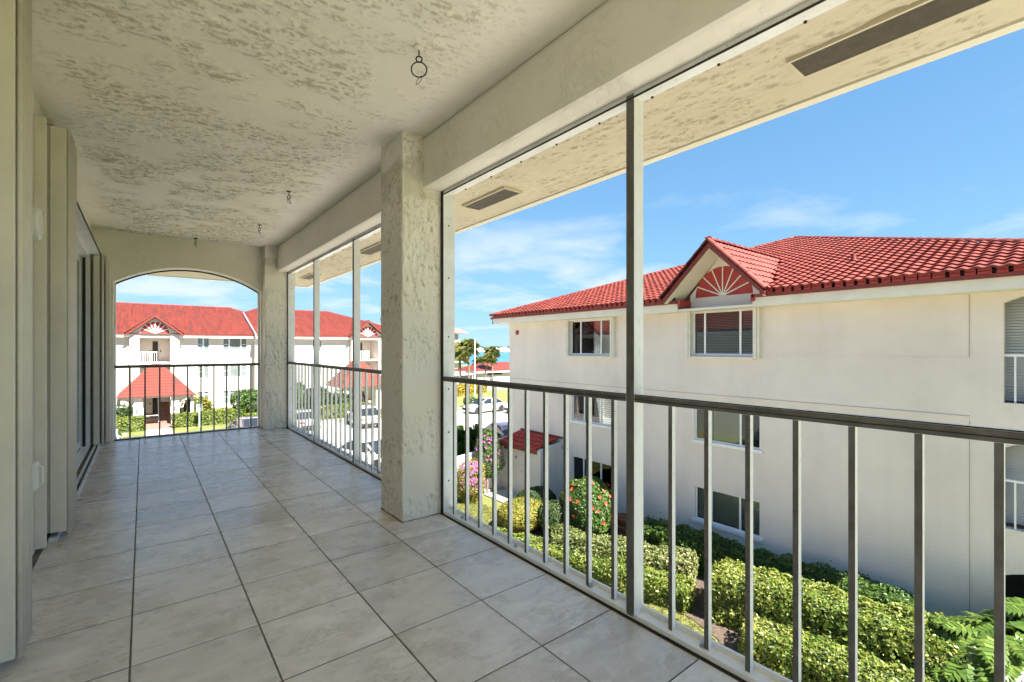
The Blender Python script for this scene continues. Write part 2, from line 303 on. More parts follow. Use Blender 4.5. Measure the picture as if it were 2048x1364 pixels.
# ------------------------------------------------------------------ builders
def origin(p):
    v = Vector((0, 0, 0))
    while p is not None: v += Vector(p.location); p = p.parent
    return v
class MB:
    def __init__(s): s.v = []; s.f = []
    def add(s, vs, fs):
        o = len(s.v); s.v += [tuple(v) for v in vs]; s.f += [tuple(i+o for i in f) for f in fs]; return s
    def box(s, x0, x1, y0, y1, z0, z1):
        if x0 > x1: x0, x1 = x1, x0
        if y0 > y1: y0, y1 = y1, y0
        if z0 > z1: z0, z1 = z1, z0
        return s.add([(x0, y0, z0), (x1, y0, z0), (x1, y1, z0), (x0, y1, z0), (x0, y0, z1), (x1, y0, z1), (x1, y1, z1), (x0, y1, z1)],
                     [(0, 3, 2, 1), (4, 5, 6, 7), (0, 1, 5, 4), (1, 2, 6, 5), (2, 3, 7, 6), (3, 0, 4, 7)])
    def quad(s, a, b, c, d): return s.add([a, b, c, d], [(0, 1, 2, 3)])
    def tri(s, a, b, c): return s.add([a, b, c], [(0, 1, 2)])
    def hull8(s, bot, top):
        return s.add(list(bot)+list(top), [(0, 3, 2, 1), (4, 5, 6, 7), (0, 1, 5, 4), (1, 2, 6, 5), (2, 3, 7, 6), (3, 0, 4, 7)])
    def tube(s, pts, rad, n=8, caps=True):
        pts = [Vector(p) for p in pts]
        if not isinstance(rad, (list, tuple)): rad = [rad]*len(pts)
        o = len(s.v); up = None
        for i, p in enumerate(pts):
            t = (pts[min(i+1, len(pts)-1)]-pts[max(i-1, 0)]).normalized()
            if up is None: up = t.orthogonal().normalized()
            up = (up-t*up.dot(t)); up = up.normalized() if up.length > 1e-6 else t.orthogonal().normalized()
            sd = t.cross(up)
            for k in range(n):
                a = 2*math.pi*k/n; q = p+(up*math.cos(a)+sd*math.sin(a))*rad[i]; s.v.append(tuple(q))
        for i in range(len(pts)-1):
            for k in range(n):
                s.f.append((o+i*n+k, o+i*n+(k+1) % n, o+(i+1)*n+(k+1) % n, o+(i+1)*n+k))
        if caps:
            s.f.append(tuple(o+k for k in reversed(range(n)))); s.f.append(tuple(o+(len(pts)-1)*n+k for k in range(n)))
        return s
    def ring(s, c, r, t, axis=(0, 1, 0), n=20, m=6, sx=1., sz=1.):
        ax = Vector(axis).normalized(); a = ax.orthogonal().normalized(); b = ax.cross(a); c = Vector(c); o = len(s.v)
        for i in range(n):
            an = 2*math.pi*i/n; d = a*math.cos(an)*sx+b*math.sin(an)*sz
            for k in range(m):
                bn = 2*math.pi*k/m; s.v.append(tuple(c+d*r+d.normalized()*math.cos(bn)*t+ax*math.sin(bn)*t))
        for i in range(n):
            for k in range(m):
                s.f.append((o+i*m+k, o+((i+1) % n)*m+k, o+((i+1) % n)*m+(k+1) % m, o+i*m+(k+1) % m))
        return s
    def lathe(s, c, prof, n=20):
        o = len(s.v)
        for r, z in prof:
            for k in range(n):
                a = 2*math.pi*k/n; s.v.append((c[0]+r*math.cos(a), c[1]+r*math.sin(a), c[2]+z))
        for i in range(len(prof)-1):
            for k in range(n): s.f.append((o+i*n+k, o+i*n+(k+1) % n, o+(i+1)*n+(k+1) % n, o+(i+1)*n+k))
        s.f.append(tuple(o+k for k in reversed(range(n)))); s.f.append(tuple(o+(len(prof)-1)*n+k for k in range(n)))
        return s
    def panel(s, outer, holes, mp, depth, back=True):
        """flat wall from a 2-D outline with openings; mp(u,v)->xyz on the face, depth = vector to the back face"""
        loops = [outer]+holes
        flat = [p for lp in loops for p in lp]
        tris = tessellate_polygon([[Vector((p[0], p[1], 0)) for p in lp] for lp in loops])
        F = [Vector(mp(*p)) for p in flat]; dv = Vector(depth); o = len(s.v)
        s.v += [tuple(p) for p in F]; s.v += [tuple(p+dv) for p in F]; N = len(F)
        for t in tris:
            s.f.append(tuple(o+i for i in t))
            if back: s.f.append(tuple(o+N+i for i in reversed(t)))
        k = 0
        for lp in loops:
            L = len(lp)
            for i in range(L):
                a, b = k+i, k+(i+1) % L; s.f.append((o+a, o+b, o+N+b, o+N+a))
            k += L
        return s
    def build(s, name, mat, parent=None, smooth=False, bevel=0., kind=None, local=False, fixn=True):
        me = bpy.data.meshes.new(name)
        off = Vector((0, 0, 0)) if local else origin(parent)
        me.from_pydata([tuple(Vector(v)-off) for v in s.v], [], s.f); me.update()
        if fixn or bevel:
            bm = bmesh.new(); bm.from_mesh(me)
            if fixn: bmesh.ops.recalc_face_normals(bm, faces=bm.faces)
            if bevel:
                bmesh.ops.bevel(bm, geom=[e for e in bm.edges if len(e.link_faces) == 2 and e.calc_face_angle(0) > .5], offset=bevel, segments=2, affect='EDGES', profile=.6)
            bm.to_mesh(me); bm.free()
        if smooth:
            for p in me.polygons: p.use_smooth = True
        me.materials.append(mat)
        o = bpy.data.objects.new(name, me); col.objects.link(o)
        if parent is not None: o.parent = parent
        if kind: o['kind'] = kind
        return o
def thing(name, label, cat, loc=(0, 0, 0), group=None, rotz=0.):
    o = bpy.data.objects.new(name, None); col.objects.link(o); o.location = loc; o.rotation_euler = (0, 0, rotz); o.empty_display_size = .2
    o['label'] = label; o['category'] = cat
    if group: o['group'] = group
    return o
def tag(o, label, cat, group=None):
    o['label'] = label; o['category'] = cat
    if group: o['group'] = group
    return o
def struct(o, label=None):
    o['kind'] = 'structure'
    if label: o['label'] = label
    return o
def copy_tree(o, parent=None):
    c = o.copy(); col.objects.link(c); c.parent = parent
    for ch in list(o.children): copy_tree(ch, c)
    return c
def part(name, mat, parent, boxes, bevel=0., smooth=False):
    m = MB()
    for b in boxes: m.box(*b)
    return m.build(name, mat, parent, smooth, bevel)
def inst(name, mesh, parent, loc, rot=None, scale=None, mw=None):
    o = bpy.data.objects.new(name, mesh); col.objects.link(o)
    if parent is not None: o.parent = parent
    if mw is not None: o.matrix_local = mw
    else:
        o.location = loc
        if rot: o.rotation_euler = rot
        if scale: o.scale = scale
    return o
def arc(cx, cz, r, a0, a1, n): return [(cx+r*math.cos(a0+(a1-a0)*i/n), cz+r*math.sin(a0+(a1-a0)*i/n)) for i in range(n+1)]
def seg_arch(x0, x1, zs, rise, n=16):
    """points of a segmental arch from (x1,zs) over the crown to (x0,zs)"""
    hw = (x1-x0)/2; r = (hw*hw+rise*rise)/(2*rise); cz = zs+rise-r; a = math.asin(min(1, hw/r))
    return [((x0+x1)/2+r*math.sin(a-2*a*i/n), cz+r*math.cos(a-2*a*i/n)) for i in range(n+1)]

# ------------------------------------------------------------------ hand-trowelled plaster as real relief
def spec_noise(na, nb, da, db, la, lb, beta, seed):
    a = np.random.default_rng(seed); ka = np.fft.fftfreq(na, da)[:, None]*la; kb = np.fft.fftfreq(nb, db)[None]*lb
    amp = (1+ka*ka+kb*kb)**(-beta/2); f = np.fft.ifft2(np.fft.fft2(a.normal(0, 1, (na, nb)))*amp).real; return (f-f.mean())/f.std()
def sst(x): x = np.clip(x, 0, 1); return x*x*(3-2*x)
def trowel_height(na, nb, da, db, la, lb, seed, keep=1.):
    """plates of plaster with torn, ragged edges; returns height (0..~2) and the one-sided shade and dirt painted along the torn edges (0..1)"""
    f = spec_noise(na, nb, da, db, la, lb, 3.0, seed); g = spec_noise(na, nb, da, db, la*.6, lb*.6, 2.9, seed+1)
    m1 = sst((spec_noise(na, nb, da, db, .55, .45, 3., seed+2)+.75)/1.1); m2 = sst((spec_noise(na, nb, da, db, .4, .35, 3., seed+3)+.1)/.8)
    br = sst((spec_noise(na, nb, da, db, la*.5, lb*.5, 2.6, seed+6)+.55)/.9)
    h1 = sst((f-.1)/.07)*.8+sst((f-1.0)/.07)*.7+sst((f+.9)/.07)*.6; h2 = sst((g-.6)/.09)*.6+sst((g+.5)/.09)*.5
    h = (h1*m1+h2*m2)*keep
    gy, gx = np.gradient(h1)[0], np.gradient(h1)[1]; hy, hx = np.gradient(h2)
    e = np.clip((gx*.9+gy*.35)/.30, 0, 1)*m1*br+np.clip((hx*.9+hy*.35)/.28, 0, 1)*m2*br*.8  # darkens one side of each edge: painted shade together with caught dirt
    return h+.06*spec_noise(na, nb, da, db, .02, .02, 2., seed+4)+.3*spec_noise(na, nb, da, db, .4, .4, 4., seed+5), np.clip(e, 0, 1)**1.8*np.clip(keep, 0, 1)
def relief(sheets, name, mat, parent, base):
    """one mesh: the closed body `base` (MB) plus displaced sheets (o, ua, ub, La, Lb, h, e, n, amount, fade)"""
    off = np.array(origin(parent)); V = [np.array(base.v, float)-off]; F = [np.array([f for f in base.f if len(f) == 4])]; E = [np.zeros(len(base.v))]; k = len(base.v)
    for o, ua, ub, La, Lb, h, e, n, amt, fade in sheets:
        na, nb = h.shape; A = np.linspace(0, La, na); B = np.linspace(0, Lb, nb)
        ed = sst(np.minimum(np.minimum(A, La-A)[:, None], np.minimum(B, Lb-B)[None])/fade)
        P = np.array(o)-off+A[:, None, None]*np.array(ua)+B[None, :, None]*np.array(ub)+(h*ed*amt)[..., None]*np.array(n)
        i = np.arange(na-1)[:, None]*nb+np.arange(nb-1)[None]; F.append(np.stack([i, i+1, i+nb+1, i+nb], -1).reshape(-1, 4)+k)
        V.append(P.reshape(-1, 3)); E.append((e*ed).ravel()); k += na*nb
    V = np.concatenate(V); F = np.concatenate(F)
    me = bpy.data.meshes.new(name); me.vertices.add(len(V)); me.vertices.foreach_set('co', V.ravel()); me.loops.add(F.size); me.loops.foreach_set('vertex_index', F.ravel().astype(np.int32))
    me.polygons.add(len(F)); me.polygons.foreach_set('loop_start', (np.arange(len(F))*4).astype(np.int32)); me.update(calc_edges=True)
    at = me.attributes.new('shade_grime', 'FLOAT', 'POINT'); at.data.foreach_set('value', np.concatenate(E).astype(np.float32))
    sm = np.ones(len(F), bool); sm[:len([f for f in base.f if len(f) == 4])] = False; me.polygons.foreach_set('use_smooth', sm)
    me.materials.append(mat); ob_ = bpy.data.objects.new(name, me); col.objects.link(ob_)
    if parent is not None: ob_.parent = parent
    return ob_

# ================================================================== GROUND AND LARGE STRUCTURE
G = -5.3
# ground sheet: lawn, reaching past the shore; water and far land lie above/behind it
gr = MB(); NX = 2
gr.quad((-900, -400, G), (900, -400, G), (900, 260, G), (-900, 260, G))
struct(gr.build('ground', M_lawn), 'dry green lawn around the apartment buildings')
struct(MB().quad((-3000, 150, G-1.2), (3000, 150, G-1.2), (3000, 4000, G-1.2), (-3000, 4000, G-1.2)).build('water', M_water), 'blue bay water beyond the red roofs')
# a low sea wall edge so the lawn ends at the bay
struct(part('sea_wall', M_concrete, None, [(-900, 900, 150.0, 150.6, G-1.4, G+.02)]), 'pale concrete edge where the lawn meets the bay')
bpy.data.objects['ground'].data.vertices[2].co.y = 150.0; bpy.data.objects['ground'].data.vertices[3].co.y = 150.0
# parking lot, drive and paths
pk = MB()
pk.quad((-14, 22, G+.004), (13.5, 22, G+.004), (13.5, 43.0, G+.004), (-14, 43.0, G+.004))
pk.quad((13.5, 21.5, G+.004), (60, 21.5, G+.004), (60, 42.0, G+.004), (13.5, 42.0, G+.004))
struct(pk.build('parking_lot', M_concrete), 'sun bleached concrete parking lot between the buildings')
struct(part('kerb', M_path, None, [(-14, 60, 43.0, 43.15, G, G+.12)]), 'pale kerb along the parking lot')
struct(MB().quad((10, 58.5, G+.004), (90, 58.5, G+.004), (90, 66, G+.004), (10, 66, G+.004)).build('road', M_asphalt), 'grey road in front of the red roofed garages')
struct(MB().quad((.1, 43.1, G+.006), (1.8, 43.1, G+.006), (1.8, 47.3, G+.006), (.1, 47.3, G+.006)).build('path', M_path), 'pale concrete path to the gabled entrance')
struct(MB().quad((.05, 47.3, G+.008), (1.95, 47.3, G+.008), (1.95, 54.9, G+.008), (.05, 54.9, G+.008)).build('pavement', M_brickpath), 'brown paved floor under the entrance porch')
# planting bed between the two buildings
bed = MB(); outline = [(8.4, 13.2), (9.5, 10.2), (10.35, 7.6), (10.42, 6.2), (10.15, 5.4), (9.75, 4.9), (9.6, 1.0), (9.8, -3.0), (14.2, -3.0), (14.2, 14.5), (12.6, 14.5), (11.6, 14.3), (10.3, 14.1), (9.2, 13.9)]
bed.add([(x, y, G+.02) for x, y in outline], [tuple(range(len(outline)))])
struct(bed.build('soil', M_soil), 'brown mulched planting bed along the neighbouring wall')
struct(MB().quad((1.9, -12, G+.004), (7.6, -12, G+.004), (7.6, 21.5, G+.004), (1.9, 21.5, G+.004)).build('bounce_strip', M_path), 'unseen pale concrete strip added to bounce light up to the balcony')  # out of view, added to bounce neutral sunlight into the balcony
struct(part('doorstep', M_concrete, None, [(11.9, 13.2, 15.3, 17.1, G, G+.06)]), 'grey slab in front of the utility shed door')

# ================================================================== THE BALCONY WE STAND ON
XR = 1.79          # inner face of the screen frames
YB = -1.7          # back end of the balcony behind the camera
floor = part('floor', M_grout, None, [(-.535, 1.87, YB, 8.46, -.30, -.0018)])
struct(floor, 'tiled balcony floor with dark grout lines')
T = .4572; x0, y0 = .4152, 1.935
def tile_mesh(wx, wy):
    me = MB().box(0, wx, 0, wy, -.010, 0).build('tile', M_tile, None, bevel=.0012, local=True)
    m = me.data; bpy.data.objects.remove(me); return m
tile_cache = {}
gap = .0075
xs = [x0+i*T for i in range(-2, 4)]
ys = [y0+j*T for j in range(-8, 15)]
for i in range(len(xs)-1):
    for j in range(len(ys)-1):
        ax, bx = max(xs[i]+gap/2, -.528), min(xs[i+1]-gap/2, XR-.018)
        ay, by = max(ys[j]+gap/2, YB), min(ys[j+1]-gap/2, 8.40)
        if bx-ax < .01 or by-ay < .02 or by < YB: continue
        k = (round(bx-ax, 3), round(by-ay, 3))
        if k not in tile_cache: tile_cache[k] = tile_mesh(*k)
        o = inst('tile', tile_cache[k], floor, (ax, ay, random.uniform(-.0008, .0006)))
cy0 = .5; cLa, cLb = 2.24, 8.26-cy0; cs = .0072; cna, cnb = int(cLa/cs), int(cLb/cs)
xa_ = np.linspace(-.57, 1.67, cna)[:, None]; ck = .10+.90*sst((1.60-xa_)/.5)*sst((xa_+.53)/.30)
ch, ce = trowel_height(cna, cnb, cs, cs, .125, .046, 5, ck)
ceil = relief([((-.57, cy0, 2.842), (1, 0, 0), (0, 1, 0), cLa, cLb, ch, ce, (0, 0, -1), .0055, .03)], 'ceiling', M_ceil, None, MB().box(-.80, 1.80, YB-1.2, 8.46, 2.845, 3.02))
struct(ceil, 'cream skip trowel stucco ceiling of the balcony')
beam = MB()
beam.box(1.64, 1.862, YB, 8.24, 2.46, 2.84)
struct(beam.build('beam', M_wall, bevel=.03), 'cream stucco beam above the screens')
sof = MB()
sof.box(1.862, 2.50, YB-1.2, 9.62, 2.464, 2.60); sof.box(-6.0, 1.862, 8.46, 9.62, 2.46, 2.60)
sLa, sLb = .64, 9.62-.05; ss_ = .0078; sna, snb = int(sLa/ss_), int(sLb/ss_)
sh1, se1 = trowel_height(sna, snb, ss_, ss_, .06, .15, 9)
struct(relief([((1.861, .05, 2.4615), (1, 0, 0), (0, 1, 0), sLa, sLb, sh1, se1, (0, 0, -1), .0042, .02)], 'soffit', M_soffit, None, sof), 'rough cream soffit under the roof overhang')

# arch wall at the far end
AX0, AX1 = -.315, 1.455
aw = MB().panel([(-.80, -.05), (AX0, -.05)]+list(reversed(seg_arch(AX0, AX1, 2.15, .27, 20)))+[(AX1, -.05), (1.86, -.05), (1.86, 2.84), (-.80, 2.84)], [], lambda u, v: (u, 8.22, v), (0, .24, 0))
struct(aw.build('wall_far', M_wall), 'cream stucco end wall with a flat arched opening')

# left wall with the sliding door opening
lw = MB().panel([(YB, -.05), (4.78, -.05), (4.78, 2.44), (7.96, 2.44), (7.96, -.05), (8.22, -.05), (8.22, 2.84), (YB, 2.84)], [], lambda u, v: (-.53, u, v), (-.27, 0, 0))
struct(lw.build('wall_left', M_wall), 'cream stucco house wall beside the shutters')
struct(part('open_end_kerb', M_wall, None, [(-.80, 1.86, YB-.2, YB, -.05, .20)]), 'low cream kerb behind the viewer, balcony end left open for sunlight')  # unseen end kept open above this kerb so sunlight bounces inside

def column(y0c, y1c, label):
    t = thing('column', label, 'column', (1.63, (y0c+y1c)/2, 0))
    st_ = .0060; wa, wb = .3145, y1c-y0c; nz_ = int(2.85/st_); sd_ = 31 if y0c < 5 else 47; shs = []
    for o_, u_, L_, n_ in (((1.4735, y0c, -.004), (1, 0, 0), wa, (0, -1, 0)), ((1.4735, y0c, -.004), (0, 1, 0), wb, (-1, 0, 0))):
        nn_ = max(12, int(L_/st_)); hh_, ee_ = trowel_height(nn_, nz_, st_, st_, .055, .12, sd_); shs.append((o_, u_, (0, 0, 1), L_, 2.848, hh_, ee_, n_, .0042, .012)); sd_ += 7
    relief(shs, 'shaft', M_col, t, MB().box(1.4765, 1.788, y0c+.003, y1c, -.004, 2.845))
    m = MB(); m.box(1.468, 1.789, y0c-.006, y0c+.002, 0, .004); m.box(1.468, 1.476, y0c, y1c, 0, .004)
    m.build('foot_line', M_rubber, t)  # thin dark line along the foot of the column
column(3.146, 3.535, 'square cream stucco column in the middle of the balcony')
column(8.0, 8.225, 'square cream stucco column at the arched end wall')

# ------------------------------------------------ screen railings
def shared(name, mb, mat, bevel=0., smooth=False):
    o = mb.build(name, mat, None, smooth, bevel, local=True); m = o.data; bpy.data.objects.remove(o); return m
M_alu_in = mat_plain('shaded_grey_aluminium', (.115, .108, .098), .5, .35, 14., .1, 60.)  # darker tone paints shade onto the frame faces turned indoors
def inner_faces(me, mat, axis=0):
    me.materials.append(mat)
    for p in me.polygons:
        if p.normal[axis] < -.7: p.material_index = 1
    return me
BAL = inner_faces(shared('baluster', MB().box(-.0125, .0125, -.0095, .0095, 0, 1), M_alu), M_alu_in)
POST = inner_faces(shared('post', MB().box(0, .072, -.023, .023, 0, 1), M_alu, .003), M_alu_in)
SCREW = shared('screw', MB().lathe((0, 0, 0), [(.006, 0), (.006, .004), (.004, .006), (0.0005, .006)], 8), M_black)
BOLT = shared('anchor_bolt', MB().lathe((0, 0, 0), [(.014, 0), (.014, .004), (.009, .005), (.009, .016), (.0005, .017)], 8), M_rim)
def railing_y(ya, yb, posts, bals, label, slope=0.):
    """screen frame along Y between ya (near) and yb (far)"""
    t = thing('screen_railing', label, 'railing', (XR, (ya+yb)/2, 0), 'screen railings of the balcony')
    o = origin(t)
    m = MB(); m.box(XR, XR+.072, ya, yb, 0.004, .028); m.box(XR+.058, XR+.072, ya, yb, .028, .05)
    m.build('bottom_plate', M_white, t, bevel=.002)
    part('gasket', M_rubber, t, [(XR-.008, XR-.0005, ya, yb, -.006, .006)])
    m = MB(); m.box(XR+.004, XR+.068, ya, yb, 2.432, 2.459); m.build('header', M_alu, t)
    part('spline_gap', M_rubber, t, [(XR-.002, XR+.003, ya, yb, 2.428, 2.436)])
    edges = sorted([ya]+posts+[yb])
    for p in posts: inst('post', POST, t, Vector((XR, p, .004))-o, scale=(1, 1, 2.45))
    for a, b in zip(edges[:-1], edges[1:]):
        a2 = a+(.023 if a in posts else 0); b2 = b-(.023 if b in posts else 0)
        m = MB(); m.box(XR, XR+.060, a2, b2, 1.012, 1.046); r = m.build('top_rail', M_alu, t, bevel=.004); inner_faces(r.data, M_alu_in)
        part('groove', M_rubber, r, [(XR-.0015, XR+.001, a2, b2, 1.0255, 1.029)])
        part('cap_edge', M_rubber, r, [(XR+.002, XR+.006, a2, b2, 1.046, 1.0495)])
    for y in bals: inst('baluster', BAL, t, Vector((XR+.035, y, .028))-o, scale=(1, 1, .984))
    y = ya+.25
    while y < yb:
        inst('anchor_bolt', BOLT, t, Vector((XR+.03, y, .028))-o); y += .62
    y = ya+.12
    while y < yb:
        inst('screw', SCREW, t, Vector((XR+.0665, y, 2.432))-o, rot=(math.pi, 0, 0), scale=(1.1, 1.1, 1.1)); y += .32
    return t
b1 = [3.0-.167*k for k in range(10)]
b2 = [1.177-.167*k for k in range(9)]
b3 = [-.55-.167*k for k in range(7)]
railing_y(YB, 3.128, [1.375, -.36], b1+b2+b3, 'white aluminium balcony railing nearest the viewer with two tall screen posts')
# wall channel posts against the columns
far_b = [7.796-.1725*k for k in range(7)]+[6.409-.167*k for k in range(8)]+[4.93-.167*k for k in range(8)]
railing_y(3.545, 7.985, [6.55, 5.055], far_b, 'white aluminium railing with two posts between the two columns')
for (ya, yb, par) in ((3.108, 3.1445, 0), (7.96, 7.998, 1), (3.537, 3.57, 1)):
    t = [o for o in col.objects if o.name.startswith('screen_railing')][par]
    part('wall_channel', M_alu, t, [(XR, XR+.10, ya, yb, .004, 2.458)], .002)
    part('channel_gasket', M_rubber, t, [(XR-.004, XR-.0005, ya, yb, .004, 2.458)])
    for z in (.25, .62, .95, 1.35, 1.8, 2.2): inst('screw', SCREW, t, Vector((XR+.045, ya if par == 0 else (ya if ya > 5 else yb), z))-origin(t), rot=(math.pi/2, 0, 0))
# arched opening railing
t = thing('screen_railing', 'white aluminium railing across the arched opening', 'railing', (.57, 8.36, 0), 'screen railings of the balcony')
part('bottom_plate', M_alu, t, [(AX0, AX1, 8.345, 8.41, -.004, .018)], .002)
part('gasket', M_rubber, t, [(AX0, AX1, 8.333, 8.3445, -.006, .012)])
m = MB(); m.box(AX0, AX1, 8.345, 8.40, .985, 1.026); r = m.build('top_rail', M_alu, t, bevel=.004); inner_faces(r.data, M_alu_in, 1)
part('groove', M_rubber, r, [(AX0, AX1, 8.3435, 8.346, .999, 1.003)])
for k in range(10): inst('baluster', BAL, t, Vector((-.146+.1645*k, 8.375, .018))-origin(t), rot=(0, 0, math.pi/2), scale=(1, 1, .967))
for x in (AX0+.001, AX1-.021): part('side_channel', M_alu, t, [(x, x+.02, 8.345, 8.40, .018, 2.15)])
fr = MB(); pts = [(px*1.0, 8.372, pz-.012) for px, pz in seg_arch(AX0+.008, AX1-.008, 2.148, .268, 20)]
fr.tube(pts, .011, 6); fr.build('arched_channel', M_rubber, t)

# ------------------------------------------------ soffit vents, ceiling hooks
for i, (ya, yb, lab) in enumerate(((7.85, 8.45, 'dark soffit vent beyond the farthest screen post'), (5.06, 5.74, 'dark soffit vent just left of the middle column'),
                                   (2.74, 3.30, 'dark soffit vent just right of the middle column'), (.02, .80, 'long dark soffit vent at the top right above the sky'))):
    t = thing('soffit_vent', lab, 'vent', (2.17, (ya+yb)/2, 2.46), 'vents in the roof overhang')
    part('screen', M_vent, t, [(2.092, 2.246, ya, yb, 2.441, 2.4595)])
    m = MB(); fw = .012
    m.box(2.08, 2.258, ya-fw, ya, 2.438, 2.4605); m.box(2.08, 2.258, yb, yb+fw, 2.438, 2.4605); m.box(2.08, 2.092, ya, yb, 2.438, 2.4605); m.box(2.246, 2.258, ya, yb, 2.438, 2.4605)
    m.build('frame', M_soffit, t)
hooks = [(1.134, 2.223, 'iron hook with a large ring hanging nearest on the ceiling', True), (1.147, 5.066, 'small iron hook right of centre on the balcony ceiling, second from the viewer', False),
         (1.163, 6.676, 'small iron hook close to the far screen posts on the ceiling, third from the viewer', False), (.589, 8.08, 'small iron hook above the arched opening', False)]
for x, y, lab, big in hooks:
    t = thing('ceiling_hook', lab, 'hook', (x, y, 2.84), 'iron hooks in the balcony ceiling')
    m = MB(); m.lathe((x, y, 2.825), [(.004, 0), (.026, .006), (.028, .0145)], 12); m.build('base_plate', M_black if not big else M_ceil, t)
    m = MB(); m.tube([(x, y, 2.832), (x, y, 2.80)], .004, 6); m.ring((x, y, 2.778), .019, .0042, (math.cos(.6), math.sin(.6), 0), 16, 6, 1, .75 if big else 1.); m.build('eye', M_black, t, smooth=True)
    if big:
        m = MB(); m.ring((x, y, 2.724), .040, .0036, (.55, .835, 0), 26, 6); m.build('ring', M_black, t, smooth=True)
        m = MB(); m.ring((x, y, 2.668), .016, .0018, (.8, .6, 0), 16, 5, .55, 1.6); m.build('link', M_black, t, smooth=True)
    else:
        m = MB(); m.ring((x, y, 2.735), .022, .0035, (.7, .7, 0), 16, 5, .45, 1.25); m.build('link', M_black, t, smooth=True)

# ------------------------------------------------ accordion shutters, door, wall fittings on the left
def blade_mesh(wx, h):
    m = MB(); n = 8; prof = []
    for i in range(n+1): prof.append((wx*i/n, .0035*math.sin(i*math.pi/2)))
    o = len(m.v)
    pts = [(x, y-.003) for x, y in prof]+[(x, y+.003) for x, y in reversed(prof)]
    L = len(pts)
    m.v += [(x, y, 0) for x, y in pts]+[(x, y, h) for x, y in pts]
    for i in range(L): m.f.append((i, (i+1) % L, L+(i+1) % L, L+i))
    m.f.append(tuple(reversed(range(L)))); m.f.append(tuple(range(L, 2*L)))
    return shared('blade', m, M_shutter)
def hinge_mesh(h): return shared('hinge_bead', MB().lathe((0, 0, 0), [(.0105, 0), (.0105, h)], 8), M_shutter, smooth=True)
def shutter(ya, n, pitch, xa, xb, zb, zt, label, lead=None):
    t = thing('accordion_shutter', label, 'shutter', (xa, ya, 0), 'folded hurricane shutters')
    bl = blade_mesh(xb-xa-.028, zt-zb); hg = hinge_mesh(zt-zb+.03)
    for k in range(n):
        inst('blade', bl, t, (0, k*pitch, zb), rot=(0, 0, random.uniform(-.02, .02)))
        inst('hinge_bead', hg, t, (xb-xa, k*pitch+pitch/2*(k % 2)*.5, zb-.028), scale=(1, 1, 1))
    sg_ = MB()
    for k in range(n-1): sg_.box(xb-.016, xb-.006, ya+k*pitch+.011+pitch/4*(k % 2), ya+(k+1)*pitch-.011+pitch/4*((k+1) % 2), zb, zt)
    sg_.build('fold_shadow', M_rubber, t)  # dark strips stand in for the shade between the folds
    part('top_track', M_shutter_dark, t, [(xa+.02, xa+.055, ya-.04, ya+n*pitch, zt, zt+.03)])
    part('bottom_track', M_alu, t, [(xa+.035, xa+.075, ya-.03, ya+n*pitch, -.0, .024)])
    if lead:
        for (a, b, c, d, e, f) in lead: part('lead_panel', M_shutter, t, [(a, b, c, d, e, f)], .004)
    return t
shutter(2.685, 6, .037, -.525, -.389, .055, 2.80, 'nearest folded beige accordion shutter at the left edge',
        [(-.60, -.395, 2.634, 2.652, .05, 2.79), (-.412, -.396, 2.652, 2.666, .05, 2.80)])
shutter(4.275, 10, .041, -.52, -.392, .055, 2.72, 'second folded beige accordion shutter before the glass door',
        [(-.53, -.476, 4.08, 4.118, .02, 2.70), (-.476, -.398, 4.236, 4.25, .06, 2.71)])
shutter(7.99, 5, .032, -.50, -.415, .045, 2.46, 'slim folded accordion shutter beside the arched wall',
        [(-.50, -.44, 7.962, 7.975, .03, 2.45), (-.39, -.345, 8.12, 8.215, .03, 2.45)])
t = thing('sliding_door', 'dark glass sliding door set in the house wall', 'door', (-.66, 6.37, 0))
DY0, DY1 = 4.785, 7.955
for (a, b) in ((DY0, 6.40), (6.34, DY1)):
    xo = -.70 if a == DY0 else -.655
    p = MB(); p.box(xo, xo+.035, a, a+.06, .03, 2.40); p.box(xo, xo+.035, b-.06, b, .03, 2.40); p.box(xo, xo+.035, a+.06, b-.06, .03, .11); p.box(xo, xo+.035, a+.06, b-.06, 2.33, 2.40)
    pf = p.build('panel_frame', M_alu, t)
    part('pane', M_doorglass, pf, [(xo+.012, xo+.022, a+.06, b-.06, .11, 2.33)])
fr = MB(); fr.box(-.72, -.535, DY1-.03, DY1, .0, 2.435); fr.box(-.72, -.535, DY0, DY0+.03, 0, 2.435); fr.box(-.72, -.535, DY0, DY1, 2.405, 2.436); fr.build('door_frame', M_alu, t)
part('stop_strip', M_rubber, t, [(-.60, -.57, DY1-.042, DY1-.031, .03, 2.40)])
part('sill', M_alu, t, [(-.72, -.535, DY0, DY1, -.02, .012)])
part('sill_ridge', M_rubber, t, [(-.64, -.62, DY0, DY1, .0125, .016)])
ft = thing('shutter_track', 'narrow metal shutter track along the floor by the door', 'track', (-.47, 6.4, 0))
part('channel', M_alu, ft, [(-.495, -.475, 4.72, 8.15, .0015, .020), (-.452, -.436, 4.72, 8.15, .0015, .016)])
part('slot', M_rubber, ft, [(-.4745, -.4525, 4.72, 8.15, .0012, .008)])
ht = thing('shutter_track', 'shutter head track above the sliding door', 'track', (-.47, 6.4, 2.46))
part('channel', M_alu, ht, [(-.529, -.44, 4.72, 8.15, 2.452, 2.49)])
part('slot', M_rubber, ht, [(-.439, -.430, 4.72, 8.15, 2.468, 2.482)])
t = thing('wall_light', 'round white lamp cover on the wall between the shutters', 'lamp', (-.53, 3.70, 1.96))
m = MB(); m.lathe((0, 0, 0), [(.088, 0), (.088, .066), (.082, .074), (.0005, .078)], 28); o = m.build('cover', M_flowerlamp, t, smooth=False, local=True); o.rotation_euler = (0, math.pi/2, 0); o.location = (.004, 0, 0)
